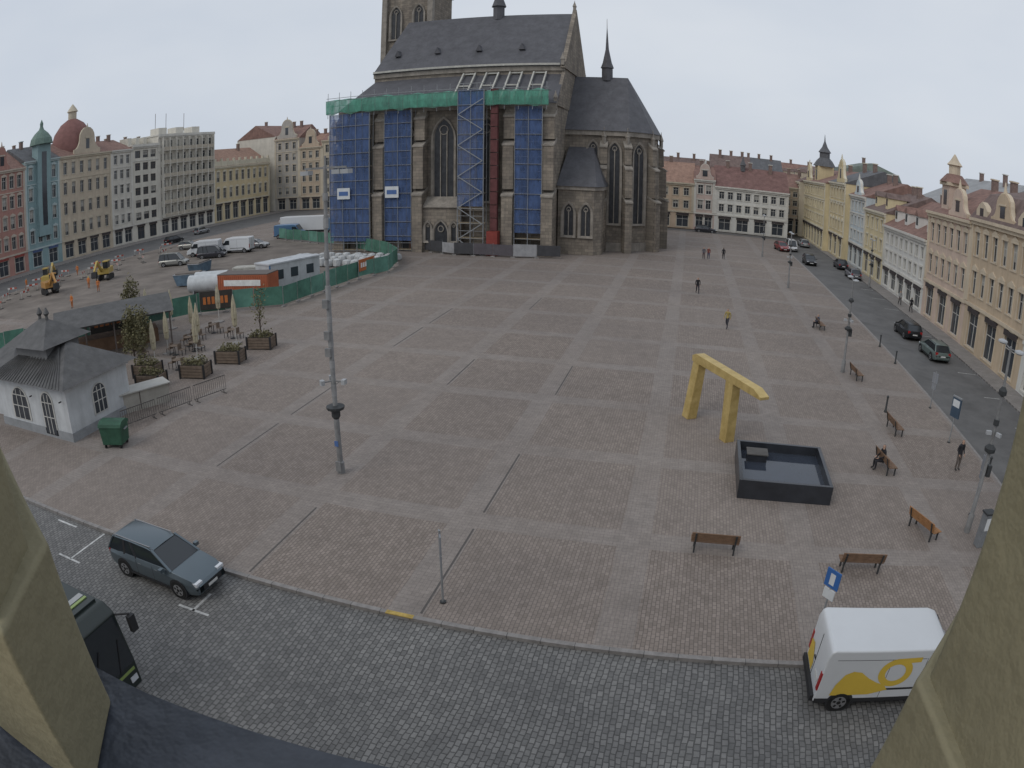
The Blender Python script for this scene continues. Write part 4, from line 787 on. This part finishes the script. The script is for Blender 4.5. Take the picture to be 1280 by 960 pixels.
def lamp(x,y,h,name='street_lamp',extras=True):
    p=B(name,(x,y,0),R(90)); p.lathe('pole',mPole,[(.15,0),(.15,.8),(.09,.9),(.075,h*.6),(.055,h)],n=10)
    p.lathe('crown',mDk,[(.09,h*.45),(.26,h*.46),(.28,h*.48),(.1,h*.5)],n=10)
    for sg in (-1,1): p.cyl('arms',mPole,(0,0,h-.1),(sg*.8,0,h),.03); p.lathe('heads',M('lamp_head',O),[(.05,.12),(.22,.06),(.24,0),(.12,-.06)],(sg*.85,0,h-.02),10)
    p.lathe('crown',mDk,[(.07,h*.75),(.2,h*.76),(.2,h*.78),(.08,h*.8)],n=10)
    if extras: p.box('sign',mDk,(-.12,-.3,2.6),(.12,-.1,3.1)); p.cyl('ring',mDk,(0,0,h*.6),(0,0,h*.63),.14)
    for k_ in range(3): p.box('cameras',M('lamp_head',O),(-.07,.15,h*.55),(.07,.4,h*.55+.15),Matrix.Rotation(k_*2.1,4,'Z'))
    p.done(smooth=('pole','heads'))
lamp(13.5,23.9,8.0); lamp(11.8,46.1,6.6); lamp(12.2,79.3,6.4); lamp(11.8,106,6.4); lamp(24.9,88,6.2); lamp(-25,118,7)
def sign(x,y,h,kind,rot=0,name='traffic_sign'):
    p=B(name,(x,y,0),rot); p.cyl('pole',mSteel,(0,0,0),(0,0,h),.035,n=10); p.cyl('base',mDk,(0,0,0),(0,0,.06),.1)
    if kind=='edge': p.box('plate',M('sign_back',(.23,.24,.26),.5,.1),(-.02,-.25,h-.75),(.02,.25,h-.1)); p.box('plate',M('sign_back',O),(-.02,-.2,h-1.15),(.02,.2,h-.8))
    elif kind=='blue': p.box('plate',M('sign_blue2',(.04,.13,.36),.4,.05),(-.04,-.28,h-.6),(.0,.28,h)); p.box('plate',M('sign_white',O),(-.035,-.22,h-1.0),(.0,.22,h-.66)); p.box('plate',M('sign_white',O),(-.045,-.1,h-.5),(-.0405,.1,h-.12))
    elif kind=='board': p.box('plate',M('sign_bluegrey',(.06,.09,.13),.3,.1),(-.06,-.35,h-1.1),(.06,.35,h)); p.box('plate',mSteel,(-.05,-.38,h),(.05,.38,h+.08)); p.box('plate',M('sign_white',O),(-.065,-.28,h-.5),(-.061,.28,h-.1))
    p.done()
sign(-6.3,16.35,2.65,'edge',R(25)); sign(5.35,16.8,2.4,'blue',R(40)); sign(16.2,34.2,2.6,'board',R(25),'bus_stop_sign'); sign(16.9,40,2.4,'edge',R(30)); sign(14.3,25.5,2.9,'edge',0)
u=B('info_pillar',(13.75,22.75,0),R(10)); u.box('body',M('pillar_grey',(.19,.20,.21),.5,.2,3),(-.25,-.2,0),(.25,.2,1.5)); u.box('cap',mDk,(-.28,-.23,1.5),(.28,.23,1.58)); u.box('screen',M('sign_white',O),(-.18,-.21,.8),(.18,-.203,1.35)); u.done(bevel={'body':.03})
for x,y in [(13.1,38.4),(17.2,30),(17.2,50),(17.2,55)]:
    u=B('bollard',(x,y,0)); u.lathe('body',mDk,[(.11,0),(.11,.1),(.07,.15),(.06,.9),(.09,.93),(.09,.98),(.03,1.05)],n=10); u.done(smooth=('body',))
mSlatO=M('bench_wood_orange',(.33,.17,.075),.65,.25,5); mSlat0=M('bench_wood',(.20,.125,.08),.65,.25,5)
def bench(x,y,rot,L=1.75,mSlat=None):
    mSlat=mSlat or mSlat0
    u=B('park_bench',(x,y,0),rot)
    for i in range(5): u.box('seat',mSlat,(-L/2,-.28+i*.1,.43),(L/2,-.2+i*.1,.465))
    T=Matrix.Translation((0,.24,.5))@Matrix.Rotation(R(-14),4,'X')
    for i in range(4): u.box('backrest',mSlat,(-L/2,-.02,.02+i*.1),(L/2,.015,.10+i*.1),T)
    for sx in (-L/2+.15,L/2-.15):
        u.box('legs',mDk,(sx-.03,-.26,0),(sx+.03,-.2,.43)); u.box('legs',mDk,(sx-.03,.18,0),(sx+.03,.24,.43)); u.box('legs',mDk,(sx-.027,-.257,.38),(sx+.027,.237,.425)); u.box('legs',mDk,(-.03,.03,-.08),(.03,.06,.4),T@Matrix.Translation((sx,0,0)))
    u.done()
bench(1.95,21.4,R(180)); bench(7.5,20.7,R(180)); bench(11.1,23.7,R(115),mSlat=mSlatO); bench(12.8,35.2,R(95)); bench(12.6,45.0,R(95)); bench(10.8,29.9,R(100)); bench(12.5,59.4,R(92))
def goldm():
    m,t,b=nt('gold_leaf'); p=pos(t); f=ramp(t,noise_n(t,p,2.2,5,.7),.3,.7); t.links.new(mixc(t,f,(.42,.30,.10),(.62,.47,.20)),b.inputs['Base Color']); b.inputs['Metallic'].default_value=.3; b.inputs['Roughness'].default_value=.5
    bn=N(t,'ShaderNodeBump'); bn.inputs['Strength'].default_value=.4; bn.inputs['Distance'].default_value=.03; t.links.new(noise_n(t,p,5,4),bn.inputs['Height']); t.links.new(bn.outputs[0],b.inputs['Normal']); return m
mGold=goldm()
ang=math.atan2(29.1-34.9,4.4-1.0)
f=B('golden_fountain_sculpture',(0.95,34.9,0),ang)
f.prism('beam',mGold,[(-.2,3.0),(6.1,3.0),(6.1,3.14),(5.5,3.36),(.15,3.46),(-.2,3.3)],'y',-.26,.26)
f.add('leg_1',mGold,[(-.1,-.24,2.995),(.5,-.24,2.995),(.5,.24,2.995),(-.1,.24,2.995),(-.2,-.58,0),(.42,-.58,0),(.42,-.02,0),(-.2,-.02,0)],[(0,1,2,3),(7,6,5,4),(0,4,5,1),(1,5,6,2),(2,6,7,3),(3,7,4,0)])
f.add('leg_2',mGold,[(3.1,-.24,2.995),(3.75,-.24,2.995),(3.75,.24,2.995),(3.1,.24,2.995),(3.2,-.30,0),(3.75,-.30,0),(3.75,.26,0),(3.2,.26,0)],[(0,1,2,3),(7,6,5,4),(0,4,5,1),(1,5,6,2),(2,6,7,3),(3,7,4,0)])
f.done(bevel={'beam':.02,'leg_1':.02,'leg_2':.02})
mBas=M('black_granite',(.03,.033,.04),.3,.3,1.5,spec=.5)
f=B('black_fountain_basin',(2.95,25.75,0),R(-1)); LX,LY,hB=4.15,4.3,.85
for a,b_ in [((0,0),(LX,.16)),((0,LY-.16),(LX,LY)),((0,.16),(.16,LY-.16)),((LX-.16,.16),(LX,LY-.16))]: f.box('walls',mBas,(*a,0),(*b_,hB))
f.box('floor',M('basin_floor',(.05,.06,.08),.3,.3,1.5),(.16,.16,0),(LX-.16,LY-.16,.25)); f.quad('water',M('water',(.04,.048,.065),.06,.1,spec=.45),(.16,.16,.42),(LX-.16,.16,.42),(LX-.16,LY-.16,.42),(.16,LY-.16,.42))
f.box('inlet',mBas,(.5,2.9,.3),(1.4,3.6,.75)); f.box('inlet',M('wet_stone',(.10,.095,.09)),(.45,2.85,.75),(1.45,3.65,.80)); f.done(bevel={'walls':.012})
# ------------------------------------------------------------ people
def person(name,loc,rot,pose,jac,tro,hair=(.05,.035,.025),skin=(.42,.27,.2),h=1.74,shoe=(.03,.03,.03)):
    V=[];E_=[];Rr=[];lab={}
    def v_(p,r_): V.append(p);Rr.append(r_);return len(V)-1
    def e(a,b_,l): E_.append((a,b_)); lab[(a,b_)]=l
    seat=pose=='sit'; dz=-.43 if seat else 0; ly=-.06 if seat else -.02
    pel=v_((0,0,.95+dz),.145); wa=v_((0,.0,1.12+dz),.125); chs=v_((0,ly,1.33+dz),.15); nk=v_((0,ly-.01,1.49+dz),.055); hd=v_((0,ly-.03,1.60+dz),.088); tp=v_((0,ly-.02,1.69+dz),.075)
    e(pel,wa,'j');e(wa,chs,'j');e(chs,nk,'j');e(nk,hd,'s');e(hd,tp,'h')
    for sg in (-1,1):
        sh=v_((sg*.19,ly,1.40+dz),.065)
        if seat: el=v_((sg*.25,-.12,1.14+dz),.05); wr=v_((sg*.14,-.36,1.06+dz),.034)
        elif pose=='walk': el=v_((sg*.25,.06*sg,1.13),.05); wr=v_((sg*.24,-.08+.13*sg,.90),.034)
        else: el=v_((sg*.25,.03,1.13),.05); wr=v_((sg*.2,-.13,.93),.034)
        e(chs,sh,'j');e(sh,el,'j');e(el,wr,'j')
        d=(Vector(V[wr])-Vector(V[el])).normalized(); pm=v_(tuple(Vector(V[wr])+d*.07),.028); e(wr,pm,'s')
        for k_ in range(4):
            o=(k_-1.5)*.02; q=Vector(V[pm])+d*.03+Vector((0,o,0)); L_=.04+.012*(1-abs(k_-1.4)/2); a=v_(tuple(q),.009); b2=v_(tuple(q+d*L_+Vector((-sg*.012,0,0))),.008); e(pm,a,'s'); e(a,b2,'s')
        th=v_(tuple(Vector(V[wr])+d*.04+Vector((-sg*.02,-.045,0))),.010); e(wr,th,'s')
        hp=v_((sg*.095,0,.90+dz),.10)
        if seat: kn=v_((sg*.12,-.46,.50),.07); an=v_((sg*.12,-.44,.10),.045)
        elif pose=='walk': kn=v_((sg*.1,-.1-.08*sg,.50),.068); an=v_((sg*.1,-.02-.24*sg+(.06),.10 if sg>0 else .14),.045)
        else: kn=v_((sg*.11,-.02,.50),.068); an=v_((sg*.12,.02,.10),.045)
        to=v_((V[an][0],V[an][1]-.16,.045),.04)
        e(pel,hp,'t');e(hp,kn,'t');e(kn,an,'t');e(an,to,'b')
    me=bpy.data.meshes.new(name); me.from_pydata(V,E_,[]); o=bpy.data.objects.new(name,me); bpy.context.collection.objects.link(o)
    md=o.modifiers.new('s','SKIN'); md.use_smooth_shade=True
    sv=me.skin_vertices[0].data
    for i,r_ in enumerate(Rr): sv[i].radius=(r_,r_*(.8 if i in (0,1,2) else 1))
    sv[0].use_root=True
    o.modifiers.new('u','SUBSURF').levels=1
    dg=bpy.context.evaluated_depsgraph_get(); m2=bpy.data.meshes.new_from_object(o.evaluated_get(dg)); o.modifiers.clear(); o.data=m2; bpy.data.meshes.remove(me)
    ml={'j':M('jacket_'+str(jac),jac,.9,.2,6),'t':M('trousers_'+str(tro),tro,.9,.2,6),'s':M('skin_tone',skin,.6,.05),'h':M('hair_'+str(hair),hair,.8,.1),'b':M('shoe_'+str(shoe),shoe,.6,.1)}
    ks=list(ml); m2.materials.clear()
    for k_ in ks: m2.materials.append(ml[k_])
    for f_ in m2.polygons:
        c_=f_.center; best=None
        for (a,b_),l in lab.items():
            A=Vector(V[a]);D=Vector(V[b_])-A; tt=max(0,min(1,(c_-A).dot(D)/max(D.length_squared,1e-9))); dd=(c_-(A+D*tt)).length-(Rr[a]*(1-tt)+Rr[b_]*tt)
            if best is None or dd<best[0]: best=(dd,l)
        l=best[1]; hz=c_.z-dz
        if hz>1.52: l='h' if (hz>1.675 or c_.y>ly+.0) else 's'
        f_.material_index=ks.index(l); f_.use_smooth=True
    b=B('x'); 
    for sg in (-1,1): b.lathe('f',M('eye_dark',(.02,.02,.02)),[(.003,-.008),(.011,0),(.003,.008)],(sg*.032,ly-.112,1.615+dz),6); b.lathe('f',ml['s'],[(.006,-.025),(.016,0),(.006,.03)],(sg*.088,ly-.02,1.60+dz),6)
    b.add('f',ml['s'],[(-.014,ly-.11,1.575+dz),(.014,ly-.11,1.575+dz),(0,ly-.14,1.58+dz),(0,ly-.11,1.615+dz)],[(0,1,2),(0,2,3),(1,3,2)]); b.box('f',M('lips',(.3,.1,.08)),(-.022,ly-.113,1.548+dz),(.022,ly-.105,1.556+dz))
    fo=b.done(); fo.name='face_features'; fo.parent=o
    o.matrix_world=Matrix.Translation(loc)@Matrix.Rotation(rot,4,'Z')@Matrix.Scale(h/1.76,4)
    return o
K=(.02,.02,.024)
person('person_sitting',(10.62,29.9,0),R(-80),'sit',K,(.03,.03,.035),h=1.78)
person('person_standing',(15.3,30.4,0),R(20),'stand',(.03,.03,.035),(.12,.10,.09))
person('person_walking',(1.3,70.1,0),R(10),'walk',K,(.03,.03,.04))
person('person_walking',(3.7,55.7,0),R(-30),'walk',(.34,.27,.10),(.05,.05,.06))
person('person_sitting',(12.3,59.4,0),R(-88),'sit',(.05,.06,.09),K)
person('person_walking',(2.4,97,0),R(0),'walk',(.1,.1,.12),(.08,.05,.05)); person('person_walking',(3.1,97.4,0),R(0),'walk',(.2,.06,.05),(.04,.05,.1)); person('person_walking',(5.3,98.5,0),R(180),'walk',K,K)
person('person_walking',(20.2,31.5,-.12),R(-70),'walk',K,(.04,.04,.06)); person('person_walking',(26.2,73,0),R(180),'walk',K,K); person('person_walking',(26.0,77,0),R(0),'walk',(.3,.3,.3),K)
OR_=(.60,.20,.06)
for x,y,r_ in [(-68.5,58,40),(-73,60,200),(-90,60,100),(-64,49.5,0),(-88,70,20)]: person('construction_worker',(x,y,0),R(r_),'walk' if r_%40 else 'stand',OR_,(.4,.14,.05),hair=(.6,.5,.1))
# ------------------------------------------------------------ window recess around camera
mJ=M('jamb_plaster',(.275,.25,.165),.95,.12,6,bump=.15,bscale=45)
mSill=M('sill_metal',(.06,.068,.085),.5,.4,7,bump=.25,bscale=30)
j=B('window_reveal')
j.prism('left_jamb',mJ,[(-.415,.226),(-.362,.145),(-.9,.15),(-1.1,.55)],'z',12.60,16)
j.prism('left_jamb',mJ,[(-.405,.240),(-.348,.142),(-.89,.147),(-1.1,.56)],'z',12.601,12.765)
j.prism('right_jamb',mJ,[(.235,.384),(.255,.2),(.3,.1),(1.3,.1),(1.3,.9),(.36,.55)],'z',12.0,16)
j.prism('right_jamb',mJ,[(.222,.382),(.245,.2),(.29,.09),(1.31,.09),(1.31,.91),(.36,.57)],'z',12.0,12.66)
j.prism('sill',mSill,[(-.9,.15),(-.9,.268),(-.39,.272),(-.16,.290),(.02,.286),(.1,.165),(.1,.02),(-.9,.02)],'z',12.55,12.597)
j.done(bevel={'left_jamb':.005,'right_jamb':.005})
b=building('camera_side_building',(14,-.25,0),R(180),30,10,12.3,floors=3,ncol=10,wall=c('ochre',O),trimc=c('ochre2',O),roofm=mRoofR,flatroof=True)
b.done()
